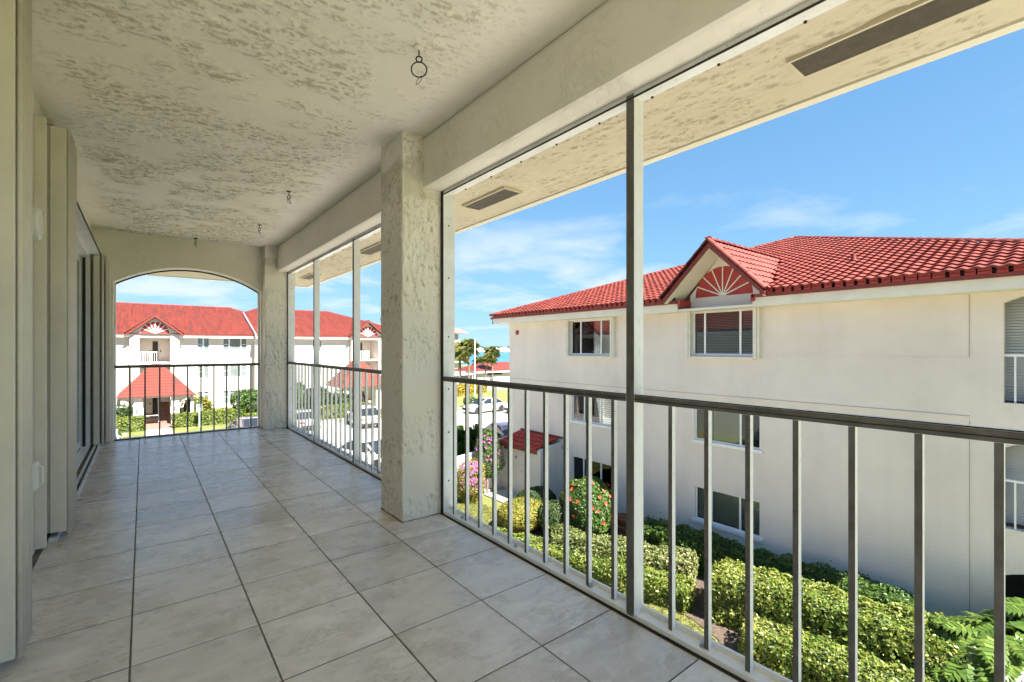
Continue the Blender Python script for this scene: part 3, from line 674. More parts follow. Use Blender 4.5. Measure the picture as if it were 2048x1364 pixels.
m = MB(); m.lathe((0, 0, 0), [(.06, -.004), (.06, .006)], 20); o = m.build('base', M_rubber, t, local=True); o.rotation_euler = (0, math.pi/2, 0)
t = thing('outlet_cover', 'white weatherproof outlet cover low on the wall', 'outlet', (-.53, 3.75, .46))
part('box', M_flowerlamp, t, [(-.53, -.466, 3.68, 3.76, .47, .62)], .006)
m = MB(); m.tube([(-.466, 3.72, .49), (-.448, 3.72, .50), (-.448, 3.72, .59), (-.466, 3.72, .60)], .006, 6); m.build('handle', M_flowerlamp, t)

# ================================================================== TILED ROOFS
def tile_profile(pa, le, segs, amp=.038, lip=.044):
    """one S-tile: x across, y up the slope, z out of the roof"""
    V = []; F = []
    xsn = [pa*i/segs for i in range(segs+1)]
    zz = [amp*(.5-.5*math.cos(2*math.pi*x/pa)) for x in xsn]
    for x, z in zip(xsn, zz): V.append((x, 0, z+lip))          # lower edge, raised over the tile below
    for x, z in zip(xsn, zz): V.append((x, le, z+.002))
    for x, z in zip(xsn, zz): V.append((x, .004, z-.004))      # lip
    n = segs+1
    for i in range(segs):
        F.append((i, i+1, n+i+1, n+i)); F.append((2*n+i, 2*n+i+1, i+1, i))
    return V, F
def face_attr(me, vals):
    at = me.attributes.new('rnd', 'FLOAT', 'FACE'); at.data.foreach_set('value', np.asarray(vals, dtype=np.float32))
def tiled_slope(parent, O, A, U, inside, na, nu, mat, pa=.235, eu=.32, segs=6, keep=0, part_name='roof_tile'):
    O, A, U = Vector(O), Vector(A).normalized(), Vector(U).normalized(); N = A.cross(U).normalized()
    if N.z < 0: N = -N
    V, F = tile_profile(pa, eu+.03, segs)
    cells = []
    for j in range(nu):
        for i in range(na):
            if inside((i+.5)*pa, (j+.5)*eu):
                p = O+A*(i*pa)+U*(j*eu); cells.append(((p-Vector((0, 0, EYE))).length, p))
    cells.sort(key=lambda c: c[0])
    off = origin(parent)
    if keep:
        me = bpy.data.meshes.new(part_name); me.from_pydata(V, [], F); me.materials.append(mat)
        for q in me.polygons: q.use_smooth = False
        for d, p in cells[:keep]:
            p = p-off+N*random.uniform(-.002, .003)
            inst(part_name, me, parent, None, mw=Matrix(((A.x, U.x, N.x, p.x), (A.y, U.y, N.y, p.y), (A.z, U.z, N.z, p.z), (0, 0, 0, 1))))
    rest = cells[keep:]
    if rest:
        B = np.array(V); M = np.array([[A.x, U.x, N.x], [A.y, U.y, N.y], [A.z, U.z, N.z]])
        W = B@M.T; P = np.array([tuple(p-off) for d, p in rest])
        vv = (P[:, None, :]+W[None]).reshape(-1, 3); k = len(V)
        ff = (np.array(F)[None]+(np.arange(len(P))*k)[:, None, None]).reshape(-1, 4)
        me = bpy.data.meshes.new('roof_tiles'); me.from_pydata(vv.tolist(), [], ff.tolist()); me.materials.append(mat)
        face_attr(me, np.repeat(rng.random(len(P)), len(F)))
        o = bpy.data.objects.new('roof_tiles', me); col.objects.link(o); o.parent = parent; o['kind'] = 'stuff'
CAP = None
def ridge_caps(parent, a, b, mat, step=.36, r=.115, name='ridge_cap'):
    global CAP
    if CAP is None:
        m = MB(); n = 8
        for (y, rr) in ((0, r), (1, r*.86)):
            for i in range(n+1):
                an = math.pi*i/n; m.v.append((rr*math.cos(an), y, rr*math.sin(an)*.85))
        for i in range(n): m.f.append((i, i+1, n+2+i, n+1+i))
        m.f.append(tuple(range(n+1)))
        CAP = shared('ridge_cap', m, mat, smooth=False)
    a, b = Vector(a), Vector(b); L = (b-a).length; U = (b-a)/L; S = U.cross(Vector((0, 0, 1))).normalized(); N = S.cross(U).normalized(); off = origin(parent)
    k = 0
    while k*step < L-.05:
        p = a+U*(k*step)-off-N*.015
        sc = step*1.06
        inst(name, CAP, parent, None, mw=Matrix(((S.x, U.x*sc, N.x, p.x), (S.y, U.y*sc, N.y, p.y), (S.z, U.z*sc, N.z, p.z), (0, 0, 0, 1)))); k += 1

# ------------------------------------------------ fan light (half round panel with rays)
def fan(parent, mp, c, z, r, depth_dir, mat_r, mat_w, rays=7, t=.035):
    f = MB(); d = Vector(depth_dir)
    pts = [(c-r, z)]+[(c+r*math.cos(math.pi-math.pi*i/24), z+r*math.sin(math.pi-math.pi*i/24)) for i in range(1, 24)]+[(c+r, z)]
    f.panel(pts, [], lambda u, v: tuple(Vector(mp(u, v))-d*.008), tuple(d*.006)); p = f.build('fan_panel', mat_r, parent)
    for i in range(rays):
        an = math.pi*(i+1)/(rays+1); ca, sa = math.cos(an), math.sin(an)
        q = [(c+ca*.02-sa*t/2, z+sa*.02+ca*t/2), (c+ca*.02+sa*t/2, z+sa*.02-ca*t/2), (c+ca*r+sa*t/2, z+sa*r-ca*t/2), (c+ca*r-sa*t/2, z+sa*r+ca*t/2)]
        MB().panel(q, [], lambda u, v: tuple(Vector(mp(u, v))-d*.026), tuple(d*.018)).build('fan_ray', mat_w, p)
    MB().panel([(c-.12*r/.9, z)]+[(c+.12*r/.9*math.cos(math.pi-math.pi*i/8), z+.12*r/.9*math.sin(math.pi-math.pi*i/8)) for i in range(1, 8)]+[(c+.12*r/.9, z)], [], lambda u, v: tuple(Vector(mp(u, v))-d*.030), tuple(d*.02)).build('fan_hub', mat_w, p)
    return p

# ================================================================== NEIGHBOURING BUILDING (facade faces -X)
XF = 14.3
nb = thing('apartment_building', 'cream three storey apartment house with red tiled roof right beside the balcony', 'building', (XF+9, 8.85, G))
FY0, FY1 = -.62, 18.33
wins = {  # y0,y1,z0,z1
    't1': (11.86, 14.08, .99, 2.40), 't2': (6.46, 8.44, 1.04, 2.44),
    's1': (11.78, 14.0, -1.80, -.42), 's2': (6.28, 8.38, -1.75, -.42),
    'g1': (11.78, 14.0, -4.45, -3.30), 'g2': (6.28, 8.36, -4.36, -3.28)}
LAN = [(-.25, 1.31, .10, 2.22), (-.25, 1.31, -2.55, -.85), (-.25, 1.31, -5.05, -3.55)]
def rect(y0_, y1_, z0_, z1_): return [(y0_, z0_), (y1_, z0_), (y1_, z1_), (y0_, z1_)]
holes = [rect(*v) for v in wins.values()]
for (a, b, c, d) in LAN: holes.append([(a, c), (b, c)]+seg_arch(a, b, d, .20, 12))
fm = lambda u, v: (XF, u, v)
wl_ = MB().panel([(FY0, G-.1), (FY1, G-.1), (FY1, 2.80), (FY0, 2.80)], holes, fm, (.22, 0, 0), back=False)
wl_.box(XF+.01, XF+18, FY1-.2, FY1-.002, G-.1, 2.78); wl_.box(XF+.01, XF+18, FY0+.002, FY0+.2, G-.1, 2.78)
wall_nb = wl_.build('wall', M_facade, nb)
# shallow raised bands and control joints of the stucco
part('stucco_band', M_facade, nb, [(XF-.018, XF+.002, 1.83, FY1-.002, -.23, 1.02-1.36)], .004)
jn = MB()
jn.box(XF-.012, XF+.002, 1.815, 6.02, 2.50, 2.51); jn.box(XF-.012, XF+.002, 1.812, 1.826, 1.05, 2.45); jn.box(XF-.012, XF+.002, 1.83, 5.9, 1.045, 1.06); jn.box(XF-.014, XF+.002, 1.81, 1.825, G, -.345)
jn.build('joint_bead', M_facade, nb)
M_joint = mat_plain('joint_shadow_line', (.36, .31, .26), .9, .2, 6.)
jl = MB(); jl.box(XF-.021, XF-.0185, 1.83, FY1-.004, -.243, -.231); jl.box(XF-.004, XF-.0005, 1.83, 1.842, 1.06, 2.45); jl.box(XF-.004, XF-.0005, 1.826, 1.838, G, -.36); jl.build('control_joint', M_joint, nb)
part('soffit', M_trim, nb, [(13.72, XF+.05, FY0-.55, FY1+.55, 2.45, 2.52)])
# fascia boards broken by the gable
GY, GH = 7.36, 1.14       # gable centre and half width of its wall
for (a, b) in ((FY0-.6, GY-GH), (GY+GH+.12, FY1+.58)):
    part('cream_fascia', M_trim, nb, [(13.68, 13.74, a, b, 2.452, 2.72)])
    part('red_fascia', M_brown, nb, [(13.60, 13.68, a, b, 2.70, 2.785)])
part('cream_fascia', M_trim, nb, [(13.68, 19, FY1+.52, FY1+.58, 2.452, 2.72)]); part('red_fascia', M_brown, nb, [(13.60, 19, FY1+.58, FY1+.64, 2.685, 2.785)])
# bird-stop blocks under the lowest tile row
BS = shared('eave_block', MB().box(0, .05, 0, .165, 0, .115), M_red)
yb_ = FY0-.55
while yb_ < FY1+.4:
    if not (GY-GH-.35 < yb_ < GY+GH+.25):
        inst('eave_block', BS, nb, Vector((13.585, yb_, 2.788))-origin(nb), scale=(1, random.choice((1, 1, 1, 1.25)), 1))
    yb_ += .235
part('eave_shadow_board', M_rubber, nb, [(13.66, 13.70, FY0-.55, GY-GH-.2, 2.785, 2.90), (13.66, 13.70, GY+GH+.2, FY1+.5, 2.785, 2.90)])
# main hip slope facing the balcony
S = .345; EX, EZ = 13.56, 2.875; EY0, EY1 = FY0-.68, FY1+.68
half = (EY1-EY0)/2; YC = (EY0+EY1)/2; PEAK = (EX+half, YC, EZ+half*S)
rf = MB()
c1, c2 = (EX, EY0, EZ), (EX, EY1, EZ); e1, e2 = (EX+38, EY0, EZ), (EX+38, EY1, EZ); RB = (EX+38-half, YC, PEAK[2])
dn = .035
dz = lambda p: (p[0], p[1], p[2]-dn)
_gz, _gw = 4.50, 1.62; rf.add([dz(c1), dz((EX, 7.36-_gw, EZ)), dz((EX+(_gz-EZ)/S, 7.36, _gz)), dz((EX, 7.36+_gw, EZ)), dz(c2), dz(PEAK)], [(0, 1, 2, 5), (2, 3, 4, 5)]); rf.quad(dz(c2), dz(e2), dz(RB), dz(PEAK)); rf.quad(dz(e1), dz(c1), dz(PEAK), dz(RB)); rf.tri(dz(e2), dz(e1), dz(RB))
roof_nb = rf.build('roof', M_roof, nb, fixn=False)
cosS = 1/math.hypot(1, S)
GZ = 4.50                 # gable ridge height
GW = 1.62                 # gable half width at its foot
gs = (GZ-EZ)/GW
def in_main(a, u):
    d = u*cosS; y = EY0+a
    if not (d < min(a, 2*half-a)): return False
    zr = EZ+d*S; zg = GZ-abs(y-GY)*gs
    return not (zg > zr-.02 and abs(y-GY) < GW)
tiled_slope(roof_nb, (EX, EY0, EZ), (0, 1, 0), (1, 0, S), in_main, int(2*half/.235)+1, int(half/cosS/.32)+1, M_roof, keep=270, segs=8)
XG = 13.34; Xend = EX+(GZ-EZ)/S
for sgn in (-1, 1):
    O = (XG, GY+sgn*GW, EZ); Lg = math.hypot(GW, GZ-EZ); cg = GW/Lg
    def in_g(a, u, cg=cg): return XG+a < EX+(u*(GZ-EZ)/Lg)/S+.1 and u < Lg+.05
    tiled_slope(roof_nb, O if sgn < 0 else (XG, GY+GW, EZ), (1, 0, 0), (0, -sgn*GW, GZ-EZ), in_g, 24, int(Lg/.32)+1, M_roof, keep=30 if sgn < 0 else 0)
    # deck under the gable tiles and its barge board
    dk = MB(); dk.tri((XG+.02, GY+sgn*GW, EZ-.03), (XG+.02, GY, GZ-.03), (Xend, GY, GZ-.03)); dk.tri((XG+.02, GY+sgn*GW, EZ-.03), (Xend, GY, GZ-.03), (EX, GY+sgn*GW, EZ-.03)); dk.build('gable_deck', M_roof, roof_nb)
    bb = MB().panel([(GY+sgn*GW, EZ-.06), (GY, GZ-.045), (GY, GZ-.22), (GY+sgn*(GW-.02), EZ-.18)], [], lambda u, v: (XG, u, v), (.05, 0, 0)); bb.build('barge_board', M_brown, roof_nb)
    so = MB(); so.quad((XG+.05, GY+sgn*(GW-.05), EZ-.17), (XG+.05, GY, GZ-.20), (XF+.01, GY, GZ-.20), (XF+.01, GY+sgn*(GW-.05), EZ-.17)); so.build('gable_soffit', M_trim, roof_nb)
    ridge_caps(roof_nb, (XG, GY+sgn*(GW+.02), EZ+.02), (XG, GY, GZ+.02), M_roof, .34, name='verge_cap')
    ret = MB(); y_ = GY+sgn*(GH+.02); ret.box(13.60, XF, y_-.04, y_+.04, 2.60, 2.80); ret.build('fascia_return', M_red, nb)
ridge_caps(roof_nb, (XG, GY, GZ+.03), (Xend-.1, GY, GZ+.03), M_roof)
ridge_caps(roof_nb, c1, PEAK, M_roof); ridge_caps(roof_nb, c2, PEAK, M_roof)
m = MB(); m.lathe((16.2, 4.5, EZ+(16.2-EX)*S), [(.10, -.05), (.055, .14), (.04, .22)], 12); m.build('vent_pipe', M_roof, roof_nb)
# gable wall and fan
MB().panel([(GY-GH, 2.42), (GY+GH, 2.42), (GY+GH, 2.98), (GY, GZ-.18), (GY-GH, 2.98)], [], lambda u, v: (XF-.05, u, v), (.05, 0, 0)).build('gable_wall', M_facade, nb)
fan(nb, lambda u, v: (XF-.05, u, v), GY+.03, 2.90, .92, (1, 0, 0), M_red, M_trim)

def window_x(par, x, y0_, y1_, z0_, z1_, splits, blind, shut=False, sill=True, name='window'):
    """window in a wall facing -X; splits = mullion positions (fractions)"""
    f = MB(); fw = .045
    f.box(x+.05, x+.11, y0_, y1_, z0_, z0_+fw); f.box(x+.05, x+.11, y0_, y1_, z1_-fw, z1_); f.box(x+.05, x+.11, y0_, y0_+fw, z0_+fw, z1_-fw); f.box(x+.05, x+.11, y1_-fw, y1_, z0_+fw, z1_-fw)
    wobj = f.build(name, M_white, par)
    ed = [y0_+fw]+[y0_+(y1_-y0_)*s for s in splits]+[y1_-fw]
    for s in splits:
        yy = y0_+(y1_-y0_)*s; part('mullion', M_white, wobj, [(x+.055, x+.105, yy-.03, yy+.03, z0_+fw, z1_-fw)])
    for k, (a, b) in enumerate(zip(ed[:-1], ed[1:])):
        part('pane', M_glass, wobj, [(x+.078, x+.084, a+(.03 if k else 0), b-(.03 if k < len(ed)-2 else 0), z0_+fw, z1_-fw)])
    if blind:
        if blind == 'shade': part('roller_shade', M_shade, wobj, [(x+.13, x+.135, y0_+.3*(y1_-y0_), y0_+.72*(y1_-y0_), z0_+.06, z1_-.05)])
        else:
            bl = MB(); step, dp = (.05, .034) if blind == 'slat' else (.085, .035); z = z0_+.07
            while z < z1_-.06:
                bl.quad((x+.13, y0_+.05, z), (x+.13, y1_-.05, z), (x+.13+dp, y1_-.05, z+dp*.75), (x+.13+dp, y0_+.05, z+dp*.75)); z += step
            bl.build('blind' if blind == 'slat' else 'plantation_shutter', M_blind if blind == 'slat' else M_white, wobj, fixn=False)
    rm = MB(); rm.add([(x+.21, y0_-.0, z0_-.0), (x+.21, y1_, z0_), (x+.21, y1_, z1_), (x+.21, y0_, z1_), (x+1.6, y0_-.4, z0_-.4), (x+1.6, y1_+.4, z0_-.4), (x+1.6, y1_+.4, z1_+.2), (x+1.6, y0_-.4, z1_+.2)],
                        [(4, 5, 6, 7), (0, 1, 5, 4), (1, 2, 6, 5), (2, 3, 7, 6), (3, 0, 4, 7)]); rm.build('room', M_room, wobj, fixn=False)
    if sill: part('sill', M_white, wobj, [(x-.06, x+.05, y0_-.08, y1_+.08, z0_-.10, z0_-.001)], .008)
    if shut:
        for (a, b) in ((y0_-.20, y0_-.02), (y1_+.02, y1_+.20)):
            part('shutter_box', M_shutter, wobj, [(x-.14, x-.002, a, b, z0_-.10, z1_+.06)], .006); part('shutter_edge', M_shutter_dark, wobj, [(x-.150, x-.141, a+.06, a+.075, z0_-.10, z1_+.06)])
        part('shutter_track', M_trim, wobj, [(x-.13, x-.002, y0_-.02, y1_+.02, z0_-.12, z0_-.06)]); part('shutter_track', M_trim, wobj, [(x-.10, x-.002, y0_-.02, y1_+.02, z1_+.0, z1_+.06)])
    return wobj
window_x(nb, XF, *wins['t1'], (.26, .76), None, True, False)
window_x(nb, XF, *wins['t2'], (.22, .80), 'slat', True, False)
window_x(nb, XF, *wins['s1'], (.30, .70), 'louver')
window_x(nb, XF, *wins['s2'], (.29, .74), 'shade')
window_x(nb, XF, *wins['g1'], (.30, .72), 'slat')
window_x(nb, XF, *wins['g2'], (.30, .74), 'slat')
# lanai openings at the right end
for k, (a, b, c, d) in enumerate(LAN):
    rm = MB(); x = XF+.22
    rm.box(x+2.6, x+2.7, a-1.5, b+.6, c-.2, d+.5); rm.box(x, x+2.6, b+.5, b+.6, c-.2, d+.5); rm.box(x, x+2.6, a-1.5, b+.6, d+.45, d+.5); rm.box(x, x+2.6, a-1.5, b+.6, c-.25, c-.2)
    lan = rm.build('lanai', M_room if k == 2 else M_blind, nb)
    if k < 2:
        z = c+.02
        sl = MB()
        while z < d+.16:
            sl.quad((x+.25, a, z), (x+.25, b+.4, z), (x+.27, b+.4, z+.05), (x+.27, a, z+.05)); z += .062
        sl.build('louver_screen', M_blind, lan, fixn=False)
        part('hand_rail', M_white, lan, [(XF+.06, XF+.11, a, b, c+.98, c+1.03)])
        y = b-.16
        while y > a: part('picket', M_white, lan, [(XF+.07, XF+.10, y-.016, y+.016, c, c+.98)]); y -= .2
# red alarm bell
t = thing('alarm_bell', 'round red alarm bell high on the cream wall', 'alarm', (XF, 17.68, 2.01))
m = MB(); m.lathe((0, 0, 0), [(.12, 0), (.12, .03), (.09, .07), (.03, .085)], 20); o = m.build('gong', M_alarm, t, local=True); o.rotation_euler = (0, -math.pi/2, 0)
m = MB(); m.lathe((0, 0, 0), [(.14, -.002), (.14, .015)], 20); o = m.build('base', M_facade, t, local=True); o.rotation_euler = (0, -math.pi/2, 0)

# ------------------------------------------------ lean-to utility shed against the facade
SX = 13.12; SY0, SY1 = 14.75, 17.35
sh = thing('utility_shed', 'small white lean-to shed with red tiled roof and plain door', 'shed', (13.7, 16, G))
hole_d = [(15.93, G+.10), (16.72, G+.10), (16.72, G+2.12), (15.93, G+2.12)]
MB().panel([(SY0, G), (SY1, G), (SY1, -3.0), (SY0, -3.0)], [hole_d], lambda u, v: (SX, u, v), (.12, 0, 0), back=False).build('front_wall', M_facade2, sh)
part('door', M_door, sh, [(SX+.04, SX+.08, 15.935, 16.715, G+.105, G+2.115)], .004)
d_ = bpy.data.objects['door'] if 'door' in bpy.data.objects else None
m = MB(); m.lathe((SX+.0, 16.0, G+1.05), [(.02, 0), (.03, .02), (.02, .045)], 10); m.tube([(SX+.04, 16.0, G+1.07), (SX-.02, 16.0, G+1.07)], .014, 8); m.build('door_knob', M_rim, d_)
sg = part('door_sign', M_white, d_, [(SX+.03, SX+.039, 16.24, 16.47, G+1.52, G+1.74)])
for k in range(4): part('sign_line', M_black_plate, sg, [(SX+.027, SX+.0295, 16.27+.01*k, 16.45-.015*k, G+1.69-k*.042, G+1.715-k*.042)])
part('drip_cap', M_white, sh, [(SX-.09, SX-.001, 15.2, 16.95, G+2.19, G+2.24)])
part('notice_plate', M_brown, sh, [(SX-.012, SX-.001, 16.85, 17.2, G+1.92, G+2.08)])
ew = MB().panel([(12.98, G), (XF-.01, G), (XF-.01, -2.85), (13.55, -2.92), (13.2, -3.02), (12.98, -3.06)], [], lambda u, v: (u, SY0-.22, v), (0, .22, 0)); ew.build('end_wall', M_facade2, sh)
ew = MB().panel([(SX, G), (XF-.01, G), (XF-.01, -2.72), (SX, -3.0)], [], lambda u, v: (u, SY1, v), (0, .2, 0)); ew.build('end_wall', M_facade2, sh)
part('red_fascia', M_brown, sh, [(12.93, 12.98, SY0+.002, SY1+.05, -3.22, -3.03)])
rs = MB(); rs.quad((12.92, SY0, -3.05), (12.92, SY1+.1, -3.05), (XF-.01, SY1+.1, -2.68), (XF-.01, SY0, -2.68)); roof_s = rs.build('roof', M_roof_shed, sh, fixn=False)
SL = math.hypot(1.38, .37)
tiled_slope(roof_s, (12.90, SY0, -3.03), (0, 1, 0), (1.38, 0, .37), lambda a, u: u < SL, int((SY1+.1-SY0)/.235), 5, M_roof_shed, keep=60)
part('flashing', M_brown, sh, [(XF-.06, XF-.002, SY0-.2, SY1+.05, -2.70, -2.60)])
t = thing('flood_light', 'tiny wall lamp beside the shed roof', 'lamp', (XF-.02, 14.42, -2.95))
m = MB(); m.tube([(XF, 14.42, -2.95), (XF-.12, 14.40, -2.97)], .02, 8); m.lathe((XF-.16, 14.40, -3.06), [(.05, 0), (.06, .06), (.025, .13)], 10); m.build('head', M_rim, t)
gw = thing('garden_wall', 'white garden wall beside the shed behind the bougainvillea', 'wall', (12.0, 17.4, G))
MB().panel([(10.6, G), (SX-.005, G), (SX-.005, -2.95), (12.75, -3.05), (12.2, -3.35), (10.6, -3.5)], [], lambda u, v: (u, SY1+.02, v), (0, .18, 0)).build('panel', M_facade2, gw)
part('footing', M_concrete, gw, [(10.6, SX-.006, SY1-.10, SY1+.018, G, G+.14)])

# ------------------------------------------------ our own building below and above the balcony (seen only from elsewhere and in reflections)
ob = thing('apartment_building', 'cream building that carries the balcony', 'building', (-3, 3.4, G))
part('lower_wall', M_facade, ob, [(1.62, 1.868, YB-1.3, 8.44, G, -.31), (-8, 1.62, 8.2, 8.44, G, -.31)])
part('roof_fascia', M_trim, ob, [(2.502, 2.56, YB-1.3, 9.68, 2.45, 2.74), (-8, 2.50, 9.622, 9.68, 2.45, 2.74)])
rr = MB(); rr.quad((2.62, 9.74, 2.76), (2.62, YB-1.3, 2.76), (-6, YB-1.3, 5.7), (-6, 1.1, 5.7)); rr.quad((2.62, 9.74, 2.76), (-6, 1.1, 5.7), (-8, 1.1, 5.7), (-8, 9.74, 2.76)); rr.build('roof', M_roof_far, ob)
part('roof_slab', M_facade, ob, [(-8, 1.86, YB-1.3, 8.46, 3.03, 3.10)])

# ================================================================== FAR BUILDINGS (facades face -Y)
def window_y(par, y, x0_, x1_, z0_, z1_, splits, sill=True, bar=None):
    fw = .06
    f = MB(); f.box(x0_-.02, x1_+.02, y-.03, y+.06, z1_-fw, z1_+.02); f.box(x0_-.02, x1_+.02, y-.03, y+.06, z0_-.02, z0_+fw); f.box(x0_-.02, x0_+fw, y-.03, y+.06, z0_+fw, z1_-fw); f.box(x1_-fw, x1_+.02, y-.03, y+.06, z0_+fw, z1_-fw)
    wobj = f.build('window', M_white, par)
    ed = [x0_+fw]+[x0_+(x1_-x0_)*s for s in splits]+[x1_-fw]
    for s in splits: xx = x0_+(x1_-x0_)*s; part('mullion', M_white, wobj, [(xx-.06, xx+.06, y-.028, y+.055, z0_+fw, z1_-fw)])
    for k, (a, b) in enumerate(zip(ed[:-1], ed[1:])):
        part('pane', M_farglass, wobj, [(a+(.06 if k else 0), b-(.06 if k < len(ed)-2 else 0), y+.02, y+.03, z0_+fw, z1_-fw)])
        if bar and k in bar: zz = (z0_+z1_)/2; part('glazing_bar', M_white, wobj, [(a+.06, b-.06, y-.01, y+.02, zz-.025, zz+.025)])
    if sill: part('sill', M_white, wobj, [(x0_-.12, x1_+.12, y-.10, y-.031, z0_-.12, z0_-.021)])
    return wobj

def far_building(label, X0, X1, Y, gx, gw, openw, wlist, LP, RP):
    ED = 10.2; EYE_Y = Y-.62; E_Z = 2.62; RZ = E_Z+ED*.345; RY = EYE_Y+ED
    t = thing('apartment_building', label, 'building', ((X0+X1)/2, Y+8, G))
    hol = [rect(a, b, c, d) for (a, b, c, d, s, br) in wlist]
    opens = [(gx-openw/2, gx+openw/2, z0_, z0_+2.32) for z0_ in (.02-.12, -2.70-.12, -5.3+.02)]
    hol += [rect(*o_) for o_ in opens]
    wm = MB().panel([(X0, G-.1), (X1, G-.1), (X1, 2.6), (X0, 2.6)], hol, lambda u, v: (u, Y, v), (0, .25, 0), back=False)
    wm.box(X0+.002, X0+.2, Y+.01, Y+18, G, 2.6); wm.box(X1-.2, X1-.002, Y+.01, Y+18, G, 2.6)
    wm.build('wall', M_facade2, t)
    for (a, b, c, d, s, br) in wlist: window_y(t, Y+.08, a+.001, b-.001, c+.001, d-.001, s, True, br)
    # projecting entrance bay: quoined piers, gable, recessed landings
    pw = (gw-openw)/2; yb = Y-.45
    for sgn in (-1, 1):
        a = gx+sgn*openw/2; b = gx+sgn*gw/2
        pier = part('pier', M_facade2, t, [(a, b, yb, Y-.002, G, 2.55)])
        z = G+.5
        while z < 2.3: part('pier_course', M_facade2, pier, [(a-sgn*0.0, b+sgn*.03, yb-.03, yb-.001, z, z+.62)], .01); z += .68
    for o_ in opens:
        x0_, x1_, z0_, z1_ = o_
        rc = MB(); d = 2.2
        rc.box(x0_-.1, x0_, Y+.25, Y+d, z0_, z1_+.1); rc.box(x1_, x1_+.1, Y+.25, Y+d, z0_, z1_+.1); rc.box(x0_-.1, x1_+.1, Y+d, Y+d+.1, z0_, z1_+.1); rc.box(x0_-.1, x1_+.1, Y+.25, Y+d, z1_+.1, z1_+.2); rc.box(x0_, x1_, yb, Y+d, z0_-.18, z0_-.001)
        land = rc.build('landing', M_facade2, t)
        for xx in (gx-.95, gx+.55):
            dr = part('door', M_door, land, [(xx-.25, xx+.75, Y+d-.05, Y+d-.001, z0_+.02, z0_+2.05)])
            part('sidelight', M_doordark, dr, [(xx+.78 if xx < gx else xx-.52, xx+1.0 if xx < gx else xx-.30, Y+d-.06, Y+d-.002, z0_+.02, z0_+2.0)])
            part('handle', M_black, dr, [(xx+.55 if xx < gx else xx-.12, xx+.63 if xx < gx else xx-.04, Y+d-.10, Y+d-.051, z0_+.95, z0_+1.15)])
        if z0_ > -5:
            part('hand_rail', M_white, land, [(x0_, x1_-1.0, yb+.05, yb+.10, z0_+.95, z0_+1.0)])
            xx = x0_+.08
            while xx < x1_-1.0: part('picket', M_white, land, [(xx-.02, xx+.02, yb+.06, yb+.09, z0_, z0_+.95)]); xx += .17
    hd = gw/2
    apex = E_Z+ (hd+.35)*.80
    MB().panel([(gx-hd, 2.22), (gx+hd, 2.22), (gx+hd, 2.60), (gx, 2.60+hd*.80), (gx-hd, 2.60)], [], lambda u, v: (u, yb, v), (0, .4, 0)).build('gable_wall', M_facade2, t)
    fan(t, lambda u, v: (u, yb, v), gx, 2.66, openw*.46, (0, 1, 0), M_red, M_white, t=.075)
    # roof
    rl, rr_ = LP[0][1], RP[0][1]
    edge = lambda prof, f: float(np.interp(f, [p[0] for p in prof], [p[1] for p in prof]))
    pt = lambda f, x: (x, EYE_Y+ED*f, E_Z+ED*.345*f-.03)
    RL, RR = pt(1, LP[-1][1]), pt(1, RP[-1][1]); B1 = pt(0, rr_)
    m = MB(); ring = [pt(f, x) for f, x in LP]+[pt(f, x) for f, x in reversed(RP)]; m.add(ring, [tuple(range(len(ring)))])
    bk = lambda p: (p[0], 2*RY-p[1], p[2]); m.add([bk(p) for p in ring], [tuple(range(len(ring)))])
    m.tri(pt(0, rl), bk(pt(0, rl)), RL); m.tri(pt(0, rr_), bk(pt(0, rr_)), RR)
    rfo = m.build('roof', M_roof_far, t, fixn=False)
    def ins(a, u, rl=rl, rr_=rr_):
        d = u*cosS; x = rl+a; f_ = d/ED
        if not (f_ < 1 and edge(LP, f_) < x < edge(RP, f_)): return False
        return not (apex-abs(x-gx)*.80 > E_Z+d*.345 and abs(x-gx) < hd+.35)
    tiled_slope(rfo, (rl, EYE_Y, E_Z), (1, 0, 0), (0, 1, .345), ins, int((rr_-rl)/.30)+1, int(ED/cosS/.38)+1, M_roof_far, pa=.30, eu=.38, segs=4)
    Xe = EYE_Y+(apex-E_Z)/.345
    for sgn in (-1, 1):
        Lg = math.hypot(hd+.35, apex-E_Z)
        def ig(a, u, Lg=Lg): return EYE_Y-.25+a < EYE_Y+(u*(apex-E_Z)/Lg)/.345+.15 and u < Lg
        tiled_slope(rfo, (gx+sgn*(hd+.35), yb-.45, E_Z), (0, 1, 0), (-sgn*(hd+.35), 0, apex-E_Z), ig, 40, int(Lg/.38)+1, M_roof_far, pa=.30, eu=.38, segs=4)
        dk = MB(); dk.quad((gx+sgn*(hd+.35), yb-.44, E_Z-.03), (gx, yb-.44, apex-.03), (gx, Xe, apex-.03), (gx+sgn*(hd+.35), EYE_Y+.1, E_Z-.03)); dk.build('gable_deck', M_roof_far, rfo)
        MB().panel([(gx+sgn*(hd+.38), E_Z-.10), (gx, apex+.02), (gx, apex-.24), (gx+sgn*(hd+.30), E_Z-.26)], [], lambda u, v: (u, yb-.47, v), (0, .05, 0)).build('barge_board', M_roof_far, rfo)
    for (a, b) in ((max(rl, X0-.6), gx-hd-.02), (gx+hd+.02, min(rr_, X1+.6 if X1 > 20 else X1))):
        part('white_fascia', M_white, t, [(a, b, EYE_Y+.06, EYE_Y+.14, 2.25, 2.55)]); part('red_fascia', M_roof_far, t, [(a, b, EYE_Y, EYE_Y+.06, 2.50, 2.66)])
        part('soffit', M_white, t, [(a, b, EYE_Y+.10, Y, 2.24, 2.29)])
    ridge_caps(rfo, RL, RR, M_roof, .6); ridge_caps(rfo, B1, RR, M_roof, .6)
    return t
def rows(x0_, x1_, sp, br=None):
    return [(x0_, x1_, .95, 2.28, sp, br), (x0_, x1_, -1.80, -.45, sp, br), (x0_, x1_, -4.50, -3.15, sp, br)]
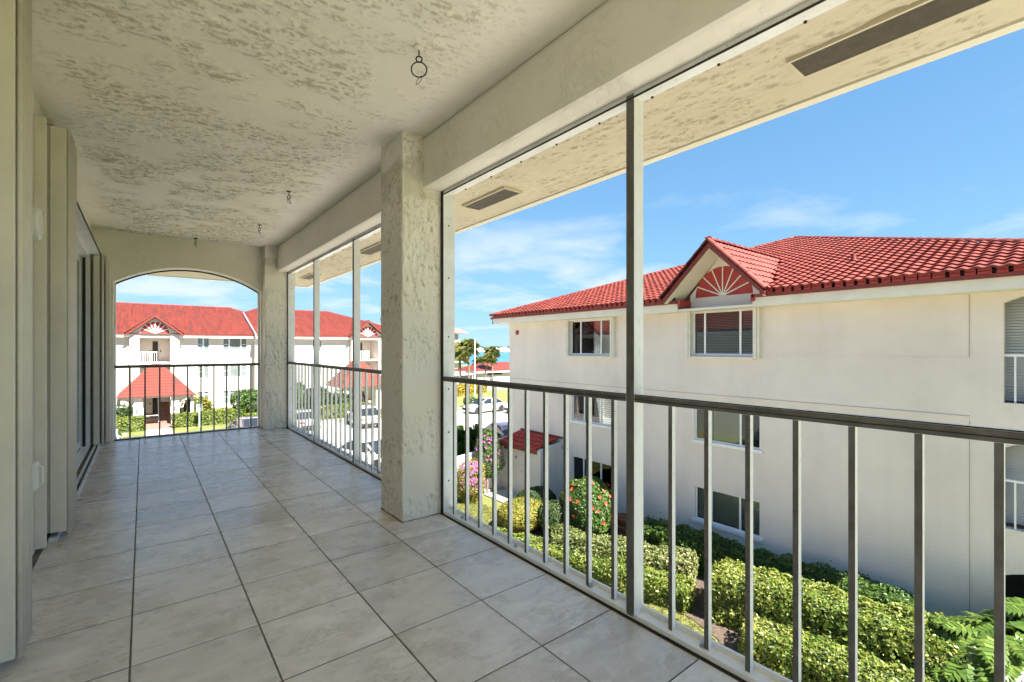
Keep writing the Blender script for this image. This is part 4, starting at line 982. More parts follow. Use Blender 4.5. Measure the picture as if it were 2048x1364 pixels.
fA = far_building('white three storey building seen through the arch, red roof and fan gable', -16, 9.2, 56.0, .88, 3.72, 2.32,
                  rows(4.2, 5.25, (.5,), (0,))+rows(6.4, 8.6, (.26, .74), (0, 2))+rows(-6.5, -4.5, (.3, .7)), [(0, -16.6), (1, -6)], [(0, 17.4), (1, 8.0)])
fB = far_building('white three storey building seen between the two columns, with matching fan gable', 9.2, 28.6, 55.0, 21.1, 4.0, 2.55,
                  [(14.9, 15.9, .85, 2.15, (), None), (14.9, 15.9, -1.85, -.55, (), None), (14.9, 15.9, -4.5, -3.2, (), None)]+rows(24.5, 26.4, (.45,)), [(0, 9.2), (.78, 9.2), (1, 11.0)], [(0, 29.2), (1, 19.4)])
vb = MB().panel([(54.4, 2.36), (54.4, 2.69), (62.3, 2.69+7.9*.345), (62.3, 2.36+7.9*.345)], [], lambda u, v: (9.14, u, v), (.05, 0, 0)); vb.build('verge_board', M_white, fB)
m = MB(); m.lathe((0, 0, 0), [(.20, 0), (.20, .03), (.12, .07), (.06, .07)], 18)
t = thing('alarm_bell', 'round brown alarm bell under the far eave by the roof step', 'alarm', (9.75, 55.0, 1.95)); o = m.build('gong', M_bark, t, local=True); o.rotation_euler = (math.pi/2, 0, 0)

wing = copy_tree(fA); wing.location = (-13.5, 27.0, G); wing.rotation_euler = (0, 0, math.pi/2); wing['label'] = 'red roofed white building seen only as a reflection in the neighbouring windows'
# ------------------------------------------------ entrance porches with pyramid roofs
def porch(cx_, yf, yb, hw, label, letters):
    t = thing('entrance_porch', label, 'porch', (cx_, yf, G))
    ez = -2.80; az = -.20; cyy = (yf+yb)/2+.4
    corners = [(cx_-hw, yf), (cx_+hw, yf), (cx_+hw, yb), (cx_-hw, yb)]
    rb, rt = (cx_-.35, cyy-.2), (cx_+.35, cyy+.8)
    m = MB(); P0 = [(x, y, ez) for x, y in corners]; T0 = [(rb[0], rb[1], az), (rt[0], rb[1], az), (rt[0], rt[1], az), (rb[0], rt[1], az)]
    nrow = 11
    # shingle courses as real steps
    for k in range(nrow):
        f0, f1 = k/nrow, (k+1)/nrow+.01
        for i in range(4):
            j = (i+1) % 4
            L = lambda a, b, f: Vector(a).lerp(Vector(b), f)
            a, b = L(P0[i], T0[i], f0), L(P0[j], T0[j], f0); c, d = L(P0[j], T0[j], f1), L(P0[i], T0[i], f1)
            up = Vector((0, 0, .05))
            m.quad(a+up, b+up, c, d); m.quad(a-Vector((0, 0, .02)), b-Vector((0, 0, .02)), b+up, a+up)
    m.build('roof', M_roof_far, t)
    part('ceiling', M_facade2, t, [(cx_-hw+.1, cx_+hw-.1, yf+.1, yb-.1, ez-.12, ez-.02)])
    for i, (xa, xb) in enumerate(((cx_-1.55, cx_-.95), (cx_+.95, cx_+1.5))):
        pr_ = part('pier', M_facade2, t, [(xa, xb, yf+.35, yf+.9, G, ez-.1)])
        if not letters: continue
        bl = part('letter_block', M_white, pr_, [(xa-.03, xb+.03, yf+.30, yf+.349, G+.95, G+1.55)])
        lx = (xa+xb)/2; w_ = .14; zz = G+1.05; h_ = .40; st = .075
        q = [(lx-w_, lx-w_+st, yf+.285, yf+.299, zz, zz+h_), (lx-w_+st, lx+w_, yf+.285, yf+.299, zz+h_-st, zz+h_), (lx-w_+st, lx+w_*.7, yf+.285, yf+.299, zz+h_/2-st/2, zz+h_/2+st/2)]
        if letters[i] == 'E': q.append((lx-w_+st, lx+w_, yf+.285, yf+.299, zz, zz+st))
        lt = part('letter_'+letters[i].lower(), M_black_plate, pr_, q); lt['label'] = 'black letter %s on the white block' % letters[i]
    for (xa, xb) in ((cx_-hw+.15, cx_-1.56), (cx_+1.51, cx_+hw-.2)):
        part('parapet', M_facade2, t, [(xa, xb, yf+.45, yf+.75, G, G+.85)])
        # quarter arch between pier and outer post
        x_in, x_out = (xb, xa) if xa < cx_ else (xa, xb)
        pts = [(x_out, ez-.12), (x_in, ez-.12), (x_in, G+1.5)]+[(x_in+(x_out-x_in)*(1-math.cos(a)), G+1.5+(ez-.25-G-1.5)*math.sin(a)) for a in (.3, .6, .9, 1.2, 1.5)]
        MB().panel(pts, [], lambda u, v: (u, yf+.5, v), (0, .2, 0)).build('arch_spandrel', M_facade2, t)
        part('outer_post', M_facade2, t, [(x_out-.12, x_out+.12, yf+.5, yf+.74, G+.85, ez-.1)])
    # stair flight with closed side
    for k in range(9): part('step', M_brickpath, t, [(cx_+.15, cx_+.95, yf+1.7+k*.28, yf+1.98+k*.28, G, G+.18*(k+1))])
    st = MB(); st.tube([(cx_+.12, yf+1.7, G+.9), (cx_+.12, yf+4.2, G+2.5)], .025, 6); st.build('stair_rail', M_white, t)
    for k in range(5): part('stair_picket', M_white, t, [(cx_+.105, cx_+.135, yf+1.7+k*.6, yf+1.73+k*.6, G+.10+.38*k, G+.95+.37*k)])
porch(.92, 49.2, 54.6, 2.65, 'white porch with red pyramid roof and letters seen through the arch', 'EF')
porch(18.6, 47.9, 53.6, 2.75, 'white porch with red pyramid roof seen between the two columns', None)

# ================================================================== VEGETATION
def leaf_object(name, P, Nn, size, mat, parent, aspect=.58, spread=.55, bias=None, droop=0.):
    """P (n,3) points, Nn (n,3) outward normals -> folded leaf blades (2 triangles each)"""
    n = len(P); P = np.asarray(P, float); Nn = np.asarray(Nn, float)
    N = Nn+rng.normal(0, spread, (n, 3)); N /= np.linalg.norm(N, axis=1)[:, None]+1e-9
    t = rng.normal(0, 1, (n, 3))+Nn*.3; t[:, 2] -= droop; t -= N*(t*N).sum(1)[:, None]; t /= np.linalg.norm(t, axis=1)[:, None]+1e-9
    b = np.cross(N, t); s = (size*np.clip(rng.lognormal(0, .32, n), .45, 1.7))[:, None]; wv = s*aspect*.5
    base = P-t*s*.5; tip = P+t*s*.5-N*s*.12; l_ = P+b*wv-t*s*.05+N*s*.10; r_ = P-b*wv-t*s*.05+N*s*.10
    V = np.stack([base, l_, tip, r_], 1).reshape(-1, 3)-np.array(origin(parent)); i = np.arange(n)*4
    F = np.stack([np.stack([i, i+1, i+2], 1), np.stack([i, i+2, i+3], 1)], 1).reshape(-1, 3)
    me = bpy.data.meshes.new(name); me.vertices.add(len(V)); me.vertices.foreach_set('co', V.ravel())
    me.loops.add(F.size); me.loops.foreach_set('vertex_index', F.ravel()); me.polygons.add(len(F))
    me.polygons.foreach_set('loop_start', np.arange(len(F))*3); me.update(calc_edges=True)
    me.materials.append(mat)
    r = rng.random(n)
    if bias is not None: r = np.clip(r*.7+bias*.3, 0, 1)
    face_attr(me, np.repeat(r, 2))
    o = bpy.data.objects.new(name, me); col.objects.link(o); o.parent = parent; return o
def smooth_noise(P, sc, seed):
    a = np.random.default_rng(seed); K = a.normal(0, 1, (6, 3))*sc; ph = a.uniform(0, 6.28, 6)
    return np.sin(P@K.T+ph).sum(1)/6**.5
def hedge(path, width, height, mat, label, leaf=.062, dens=900, group='clipped hedges', seed=1, base=None, rough=.05, cat='hedge', name='hedge'):
    base = G if base is None else base
    pts = [np.array(p, float) for p in path]; t = thing(name, label, cat, ((path[0][0]+path[-1][0])/2, (path[0][1]+path[-1][1])/2, base), group)
    Ls = [np.linalg.norm(b-a) for a, b in zip(pts[:-1], pts[1:])]; L = sum(Ls)
    def at(s):
        s = np.clip(s, 0, L); out = np.zeros((len(s), 2)); dr = np.zeros((len(s), 2)); acc = 0
        for a, b, l_ in zip(pts[:-1], pts[1:], Ls):
            k = (s >= acc-1e-6) & (s <= acc+l_+1e-6); f = ((s-acc)/l_)[:, None]; out[k] = (a+(b-a)*f)[k]; dr[k] = (b-a)/l_; acc += l_
        return out, dr
    hw = width/2; per = 2*height+width
    def surface(n, inset):
        q = rng.uniform(0, per, n); s = rng.uniform(0, L, n)
        off = np.where(q < height, -hw, np.where(q < height+width, q-height-hw, hw)); z = np.where(q < height, q, np.where(q < height+width, height, per-q))
        nx = np.where(q < height, -1., np.where(q < height+width, 0., 1.)); nz = np.where((q >= height) & (q < height+width), 1., 0.)
        # round the shoulders
        e = np.clip((np.abs(off)/hw-.72)/.28, 0, 1)*np.clip((z/height-.78)/.22, 0, 1); off = off*(1-.14*e); z = z-e*.13*height*.5
        # end caps
        c, d = at(s); side = np.stack([-d[:, 1], d[:, 0]], 1)
        P = np.concatenate([c+side*off[:, None], z[:, None]], 1); N = np.concatenate([side*nx[:, None], nz[:, None]], 1)
        return P, N
    def caps(n):
        out = []
        for end, sg in ((0., -1), (L, 1)):
            off = rng.uniform(-hw, hw, n); z = rng.uniform(0, height, n); c, d = at(np.full(n, end)); side = np.stack([-d[:, 1], d[:, 0]], 1)
            bulge = (1-(off/hw)**2)*.12
            out.append((np.concatenate([c+side*off[:, None]+d*sg*bulge[:, None], z[:, None]], 1), np.concatenate([d*sg, np.full((n, 1), .15)], 1)))
        return np.concatenate([o[0] for o in out]), np.concatenate([o[1] for o in out])
    n = int(dens*L*per); P1, N1 = surface(n, 0); P2, N2 = caps(int(dens*width*height)); P = np.concatenate([P1, P2]); N = np.concatenate([N1, N2])
    N[:, 2] += .25; d = smooth_noise(P, 3.2, seed)*rough+smooth_noise(P, 9, seed+1)*rough*.6
    P = P+N*(d-rng.exponential(.03, len(P))+np.where(rng.random(len(P)) < .02, rng.exponential(.05, len(P)), 0))[:, None]+rng.normal(0, .012, P.shape); P[:, 2] = np.maximum(P[:, 2], .02); P[:, 2] += base
    leaf_object('foliage', P, N, leaf, mat, t, bias=np.clip(.5+smooth_noise(P, 1.7, seed+2)*.35, 0, 1))
    # inner mass of twigs
    m = MB()
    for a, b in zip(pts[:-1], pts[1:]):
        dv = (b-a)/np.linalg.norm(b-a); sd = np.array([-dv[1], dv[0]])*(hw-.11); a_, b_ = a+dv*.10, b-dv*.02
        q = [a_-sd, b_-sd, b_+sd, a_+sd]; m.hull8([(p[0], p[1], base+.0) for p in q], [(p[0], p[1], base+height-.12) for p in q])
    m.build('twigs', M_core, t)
    return t
def bush(c, rx, ry, h, mat, label, leaf=.06, dens=1000, flat=.25, group='shrubs in the planting bed', seed=3, rough=.06, lift=0., cat='shrub', name='shrub', base=None, flowers=None):
    base = G if base is None else base
    t = thing(name, label, cat, (c[0], c[1], base), group)
    area = 2*math.pi*((rx*ry+rx*h+ry*h)/3)*1.4; n = int(dens*area)
    v = rng.normal(0, 1, (n, 3)); v /= np.linalg.norm(v, axis=1)[:, None]
    k = 1+smooth_noise(v, 2.6, seed)*rough+smooth_noise(v, 6, seed+1)*rough*.6-rng.exponential(.035, n)
    e = np.sign(v)*np.abs(v)**.8; e /= np.linalg.norm(e, axis=1)[:, None]**.6
    P = np.stack([c[0]+e[:, 0]*rx*k, c[1]+e[:, 1]*ry*k, base+lift+(h-lift)/2*(1+e[:, 2]*k)], 1); P[:, 2] = np.maximum(P[:, 2], base+.02)
    leaf_object('foliage', P, v+np.array([0, 0, .25]), leaf, mat, t, bias=np.clip(.5+smooth_noise(P, 2.0, seed+2)*.3, 0, 1))
    m = MB(); nn = 14
    prof = [(max(.03, math.sin(math.pi*i/8)), -math.cos(math.pi*i/8)) for i in range(9)]
    o0 = len(m.v)
    for r, z in prof:
        for q in range(nn):
            a = 2*math.pi*q/nn; m.v.append((c[0]+r*math.cos(a)*rx*.84, c[1]+r*math.sin(a)*ry*.84, max(base, base+lift+(h-lift)/2*(1+z*.84))))
    for i in range(8):
        for q in range(nn): m.f.append((i*nn+q, i*nn+(q+1) % nn, (i+1)*nn+(q+1) % nn, (i+1)*nn+q))
    m.build('twigs', M_core, t)
    if lift: MB().tube([(c[0], c[1], base), (c[0], c[1], base+lift+.3)], .05, 7).build('stem', M_bark, t)
    if flowers:
        cnt, fmat, fs, pet = flowers
        fm_ = MB()
        for q in range(pet):
            a = 2*math.pi*q/pet; d = Vector((math.cos(a), math.sin(a), .25)); s_ = Vector((-math.sin(a), math.cos(a), 0))
            fm_.add([(0, 0, 0), tuple(d*.6+s_*.38), tuple(d+Vector((0, 0, .1))), tuple(d*.6-s_*.38)], [(0, 1, 2, 3)])
        fme = shared('flower', fm_, fmat); face_attr(fme, rng.random(len(fme.polygons)))
        for q in range(cnt):
            # flowers sit on the outside of the crown, facing out
            az_ = -2.3+(((q*.618034) % 1)-.5)*3.6; el_ = -.35+1.5*((q+.5)/cnt)+random.uniform(-.15, .15); d = Vector((math.cos(az_)*math.cos(el_), math.sin(az_)*math.cos(el_), math.sin(el_)))
            p = Vector((d.x*rx*1.04, d.y*ry*1.04, lift+(h-lift)/2*(1+d.z*1.04)))
            ob_ = inst('flower', fme, t, p); ob_.rotation_mode = 'QUATERNION'; ob_.rotation_quaternion = d.to_track_quat('Z', 'Y'); ob_.scale = (fs*random.uniform(.75, 1.2),)*3
    return t
g1 = 'clipped hedges between the buildings'
hedge([(8.9, 12.5), (9.95, 9.3), (10.8, 6.45)], .85, .62, M_leaf_lime, 'low bright lime hedge nearest the grass, left of the tall post', .070, 1050, g1, 11)
hedge([(10.05, 10.5), (10.8, 8.9), (11.65, 6.95)], .95, .92, M_leaf_var, 'variegated cream green hedge below the coral flowered bush', .074, 1000, g1, 12)
hedge([(11.35, 5.95), (11.75, 3.8), (12.35, .6)], 1.45, 1.12, M_leaf_lime, 'widest sunlit yellow green hedge in front of the blank wall', .074, 1000, g1, 13)
hedge([(12.75, 9.2), (13.1, 6.2), (13.35, 2.6)], .95, 1.02, M_leaf_green, 'dark green hedge in shade tight against the cream wall', .072, 850, g1, 14)
hedge([(10.25, 4.75), (10.5, 3.6), (10.8, .6)], .95, .66, M_leaf_lime, 'low hedge at the front right, closest to the railing', .070, 1050, g1, 15)
g2 = 'shrubs in the planting bed'
bush((10.75, 13.05), .92, .82, 1.08, M_leaf_gold, 'clipped golden green ball shrub near the shed', .055, 1700, group=g2, seed=21, rough=.03)
bush((12.2, 13.9), .8, .7, 1.05, M_leaf_dark, 'dark clipped shrub behind the golden ball', .055, 1400, group=g2, seed=22, rough=.03)
bush((12.25, 11.15), .98, .92, 2.0, M_leaf_green, 'tall round bush dotted with coral flowers', .085, 900, group=g2, seed=23, rough=.10, flowers=(34, M_fl_coral, .075, 5))
bush((11.35, 12.0), .62, .55, 1.2, M_leaf_dark, 'small dark bush left of the coral flowered bush', .065, 800, group=g2, seed=24)
bush((11.0, 16.75), .62, .55, 1.75, M_leaf_gold, 'lower bougainvillea heap full of pink blossom', .06, 900, group='bougainvillea by the garden wall', seed=25, rough=.13, flowers=(110, M_fl_pink, .075, 4), cat='bougainvillea', name='bougainvillea')
bush((12.05, 17.05), .60, .45, 2.75, M_leaf_green, 'taller bougainvillea climbing the garden wall with purple blossom', .06, 800, group='bougainvillea by the garden wall', seed=26, rough=.16, flowers=(60, M_fl_pink, .075, 4), cat='bougainvillea', name='bougainvillea', lift=.7)
# grass blades on the nearest lawn
def grass(n, xr, yr, keep):
    x = rng.uniform(*xr, n); y = rng.uniform(*yr, n); k = keep(x, y); x, y = x[k], y[k]
    P = np.stack([x, y, np.full(len(x), G+.02)], 1); N = np.tile([0., 0., 1.], (len(x), 1))
    t = leaf_object('grass', P, N, .075, M_blade, None, aspect=.12, spread=.9); t['kind'] = 'stuff'; t['label'] = 'mown grass between the hedges and the buildings'
grass(70000, (5.5, 11.5), (3.5, 18), lambda x, y: x < np.interp(y, [3.5, 4.9, 5.5, 6.2, 7.6, 10.2, 13.2, 13.9, 14.1, 14.3, 18], [9.6, 9.75, 10.15, 10.42, 10.35, 9.5, 8.4, 9.2, 10.4, 11.2, 11.2]))
# ------------------------------------------------ split-leaf philodendron
def philo_leaf():
    m = MB(); lobes = 7; mid = [(0, i/lobes, -.14*(i/lobes)**2) for i in range(lobes+1)]
    for i in range(lobes): m.quad((-.035, mid[i][1], mid[i][2]), (.035, mid[i][1], mid[i][2]), (.03, mid[i+1][1], mid[i+1][2]), (-.03, mid[i+1][1], mid[i+1][2]))
    for s in (-1, 1):
        for i in range(lobes):
            f = (i+.5)/lobes; L = (.50*math.sin(math.pi*min(1, f*.70+.25))+.06)*random.uniform(.9, 1.1); an = .15+.95*f
            d = Vector((s*math.cos(an), math.sin(an), 0)); p = Vector((-s*math.sin(an), math.cos(an), 0))*s
            b0 = Vector(mid[i]); w0 = .06; tip = b0+d*L+Vector((0, 0, -.10*L-.02)); q = b0+d*L*.55+Vector((0, 0, .05))
            w1 = .078
            m.add([tuple(b0-p*w0), tuple(b0+p*w0), tuple(q+p*w1), tuple(tip), tuple(q-p*w1)], [(0, 1, 2, 4), (4, 2, 3)])
    me = shared('leaf', m, M_leaf_philo); face_attr(me, rng.random(len(me.polygons))*.6+.3*random.random()); return me
PL = [philo_leaf() for _ in range(4)]
def philo(c, n, R, H, label):
    t = thing('philodendron', label, 'plant', (c[0], c[1], G), 'split leaf philodendrons')
    st = MB()
    for k in range(n):
        a = k*2.399; f = math.sqrt((k+.5)/n); r = R*f; h = H*(1.0-.55*f**2)+random.uniform(-.08, .08)
        p = Vector((math.cos(a)*r, math.sin(a)*r, h)); s = random.uniform(.30, .50)
        lo = inst('leaf', random.choice(PL), t, p); lo.rotation_euler = (random.uniform(-.55, .15)-.35*f, random.uniform(-.3, .3), a-math.pi/2+random.uniform(-.4, .4)); lo.scale = (s*1.05, s*1.15, s)
        st.tube([(c[0]+p.x*.12, c[1]+p.y*.12, G), (c[0]+p.x*.6, c[1]+p.y*.6, G+h*.75), (c[0]+p.x, c[1]+p.y, G+h)], [.018, .014, .009], 5)
    st.build('stalks', M_leaf_philo, t)
philo((12.35, 1.15), 115, 1.2, 1.45, 'glossy split leaf plant at the lower right corner')
philo((13.45, .55), 85, 1.0, 1.65, 'taller split leaf plant against the corner of the cream wall')
philo((11.2, .15), 85, 1.05, 1.1, 'low split leaf plant nearest the right edge of the picture')
# ------------------------------------------------ terracotta pots along the wall
for k, (y, x, r, lab) in enumerate(((11.9, 13.75, .30, 'terracotta pot left of the others by the wall'), (10.75, 13.72, .34, 'terracotta pot half hidden behind the tall post'), (9.75, 13.75, .36, 'terracotta pot right of the tall post by the wall'))):
    t = thing('plant_pot', lab, 'pot', (x, y, G+.02), 'terracotta pots by the wall')
    m = MB(); m.lathe((x, y, G+.02), [(r*.62, 0), (r*.95, .34), (r*1.05, .36), (r*1.05, .44), (r*.92, .44), (r*.88, .36), (.01, .35)], 20); m.build('body', M_terra, t)
    m = MB(); m.lathe((x, y, G+.37), [(r*.86, 0), (r*.5, .03), (.02, .04)], 16); m.build('soil_fill', M_soil, t)
part_ed = MB(); 
for k in range(9): part_ed.box(13.35, 13.5, 8.9+k*.42, 9.28+k*.42, G+.02, G+.16)
tag(part_ed.build('bed_edging', M_terra, bevel=.02), 'row of terracotta edging stones at the foot of the wall', 'edging')

# ------------------------------------------------ shrubs and hedges of the far buildings
g3 = 'hedges before the far entrance'
hedge([(-7, 47.5), (.02, 47.5)], 1.0, 1.15, M_leaf_lime, 'clipped hedge left of the far entrance path', .13, 220, g3, 31)
hedge([(1.95, 47.5), (7.0, 47.5)], 1.1, 1.12, M_leaf_lime, 'clipped hedge right of the far entrance path', .13, 220, g3, 32)
hedge([(7.0, 46.6), (12.4, 46.6)], 1.1, .75, M_leaf_lime, 'lower hedge under the big far bush', .13, 220, g3, 33)
hedge([(12.7, 44.6), (17.2, 44.6)], 1.0, 1.25, M_leaf_lime, 'bright hedge in front of the far porch between the columns', .13, 220, g3, 34)
g4 = 'large bushes before the far buildings'
bush((8.6, 49.3), 2.0, 1.4, 2.75, M_leaf_green, 'big dense bush right of the far entrance', .19, 160, group=g4, seed=41, rough=.14)
bush((11.2, 49.0), 1.6, 1.3, 3.2, M_leaf_green, 'tallest bush next to the arch column', .19, 160, group=g4, seed=42, rough=.14)
bush((13.0, 46.8), 1.3, 1.1, 2.7, M_leaf_dark, 'dark bush left of the far screen post', .18, 160, group=g4, seed=43, rough=.14)
bush((3.9, 51.5), 1.3, 1.0, 2.3, M_leaf_gold, 'loose flowering shrub beside the lettered porch', .17, 110, group=g4, seed=44, rough=.2)
bush((-1.8, 49.6), 1.2, .8, 1.9, M_leaf_dark, 'greyish shrub left of the lettered porch', .16, 120, group=g4, seed=45, rough=.2)
bush((15.6, 47.4), 1.1, .9, 2.2, M_leaf_dark, 'thin dark shrub beside the far porch roof', .17, 110, group=g4, seed=46, rough=.2)
bush((20.6, 44.6), 1.0, .9, 1.6, M_leaf_yellow, 'yellow shrub beside the middle column', .15, 150, group=g4, seed=47, rough=.1)
for k in range(3): bush((6.2+1.0*k-.9, 53.9), .6, .45, .7, M_leaf_gold, ('low shrub under the two pane far window', 'low shrub between the far windows', 'low shrub under the three pane far window')[k], .14, 150, group='low shrubs along the far wall', seed=50+k)
# ------------------------------------------------ palms
def frond_fan(m_list, c, d, size, nb, rs):
    """fan leaf: segments radiate from the tip of a stalk"""
    d = Vector(d).normalized(); up = Vector((0, 0, 1)); s = d.cross(up); s = s.normalized() if s.length > .05 else Vector((1, 0, 0)); n_ = s.cross(d)
    P = []; F = []
    for i in range(nb):
        a = (i/(nb-1)-.5)*4.4; dr = d*math.cos(a)+s*math.sin(a); L = size*(.72+.28*math.cos(a*.6))*rs.uniform(.9, 1.05); wv = size*.045
        sd = dr.cross(n_).normalized()*wv; o = len(P)
        mid = Vector(c)+dr*L*.55+n_*.05*size; tip = Vector(c)+dr*L-Vector((0, 0, L*.5))
        P += [Vector(c), mid+sd, tip, mid-sd]; F += [(o, o+1, o+2), (o, o+2, o+3)]
    m_list.append((P, F))
def palm(base, h, crown, n, label, lean=(0, 0), seed=1, trunk_r=.14, group='palms', dead=.15, cat='palm', mat=None):
    rs = random.Random(seed); t = thing('palm_tree', label, cat, base, group); b = Vector(base)
    top = b+Vector((lean[0], lean[1], h)); mid = b+Vector((lean[0]*.35, lean[1]*.35, h*.5))
    if h > .4: MB().tube([b, b.lerp(mid, .5)+Vector((0, 0, 0)), mid, mid.lerp(top, .6), top], [trunk_r*1.25, trunk_r, trunk_r*.95, trunk_r*.9, trunk_r*1.1], 9).build('trunk', M_bark, t, smooth=True)
    L = []; st = MB()
    for k in range(n):
        a = k*2.399+rs.uniform(-.2, .2); el = rs.uniform(-.55, 1.25)
        d = Vector((math.cos(a)*math.cos(el), math.sin(a)*math.cos(el), math.sin(el))); q = top+d*crown*.52
        st.tube([top, top+d*crown*.3+Vector((0, 0, .03)), q], .012+.008*crown, 4, caps=False); frond_fan(L, q, d, crown*.62, 15, rs)
    m = MB()
    for P, F in L: m.add(P, F)
    o = m.build('crown', mat or M_leaf_palm, t, fixn=False); face_attr(o.data, np.clip(np.repeat(rng.random(n), 30)*.8+rng.random(n*30)*.2, 0, 1)); st.build('stalks', M_leaf_palm, t)
    return t
gp = 'fan palms'
palm((15.1, 23.3, G), .5, 1.9, 34, 'low fan palm clump behind the pink bougainvillea', seed=2, group=gp, mat=M_leaf_green)
palm((16.6, 23.6, G), .35, 1.5, 26, 'second low fan palm clump in front of the white cars', seed=3, group=gp, mat=M_leaf_green)
palm((37.9, 61.0, G), 5.2, 1.7, 36, 'shorter palm left of the white pole, nearest the column', seed=4, group=gp)
palm((40.0, 61.6, G), 6.6, 1.8, 40, 'palm whose crown touches the white pole', seed=5, group=gp)
palm((39.6, 63.4, G), 6.2, 1.8, 38, 'tall palm between the two others left of the pole', seed=6, group=gp)
palm((45.8, 66.0, G), 4.6, 1.45, 32, 'leaning palm right of the white pole in front of the garage', lean=(1.0, -.3), seed=7, group=gp)
palm((50.6, 70.0, G), 5.7, 1.5, 30, 'palm with ragged crown just right of the leaning palm', seed=8, group=gp)
palm((62.5, 92.0, G), 3.2, 1.7, 26, 'small grey palm standing before the water', seed=9, group=gp)
palm((66.0, 95.0, G), 2.6, 1.6, 24, 'smallest palm standing before the water', seed=10, group=gp)
hedge([(31.0, 53.5), (39.6, 57.2)], 1.5, 1.35, M_leaf_yellow, 'yellow flowering hedge along the far road', .2, 130, 'far yellow hedge', 61)
bush((28.6, 43.8), .7, .7, 1.2, M_leaf_green, 'round green shrub on the lawn patch by the parking lot', .13, 150, group='shrubs by the parking lot', seed=62)
struct(MB().quad((20, 42.2, G+.004+.004), (33, 42.2, G+.008), (40, 54, G+.008), (24, 54, G+.008)).build('lawn', M_lawn), 'patch of lawn behind the parking lot')

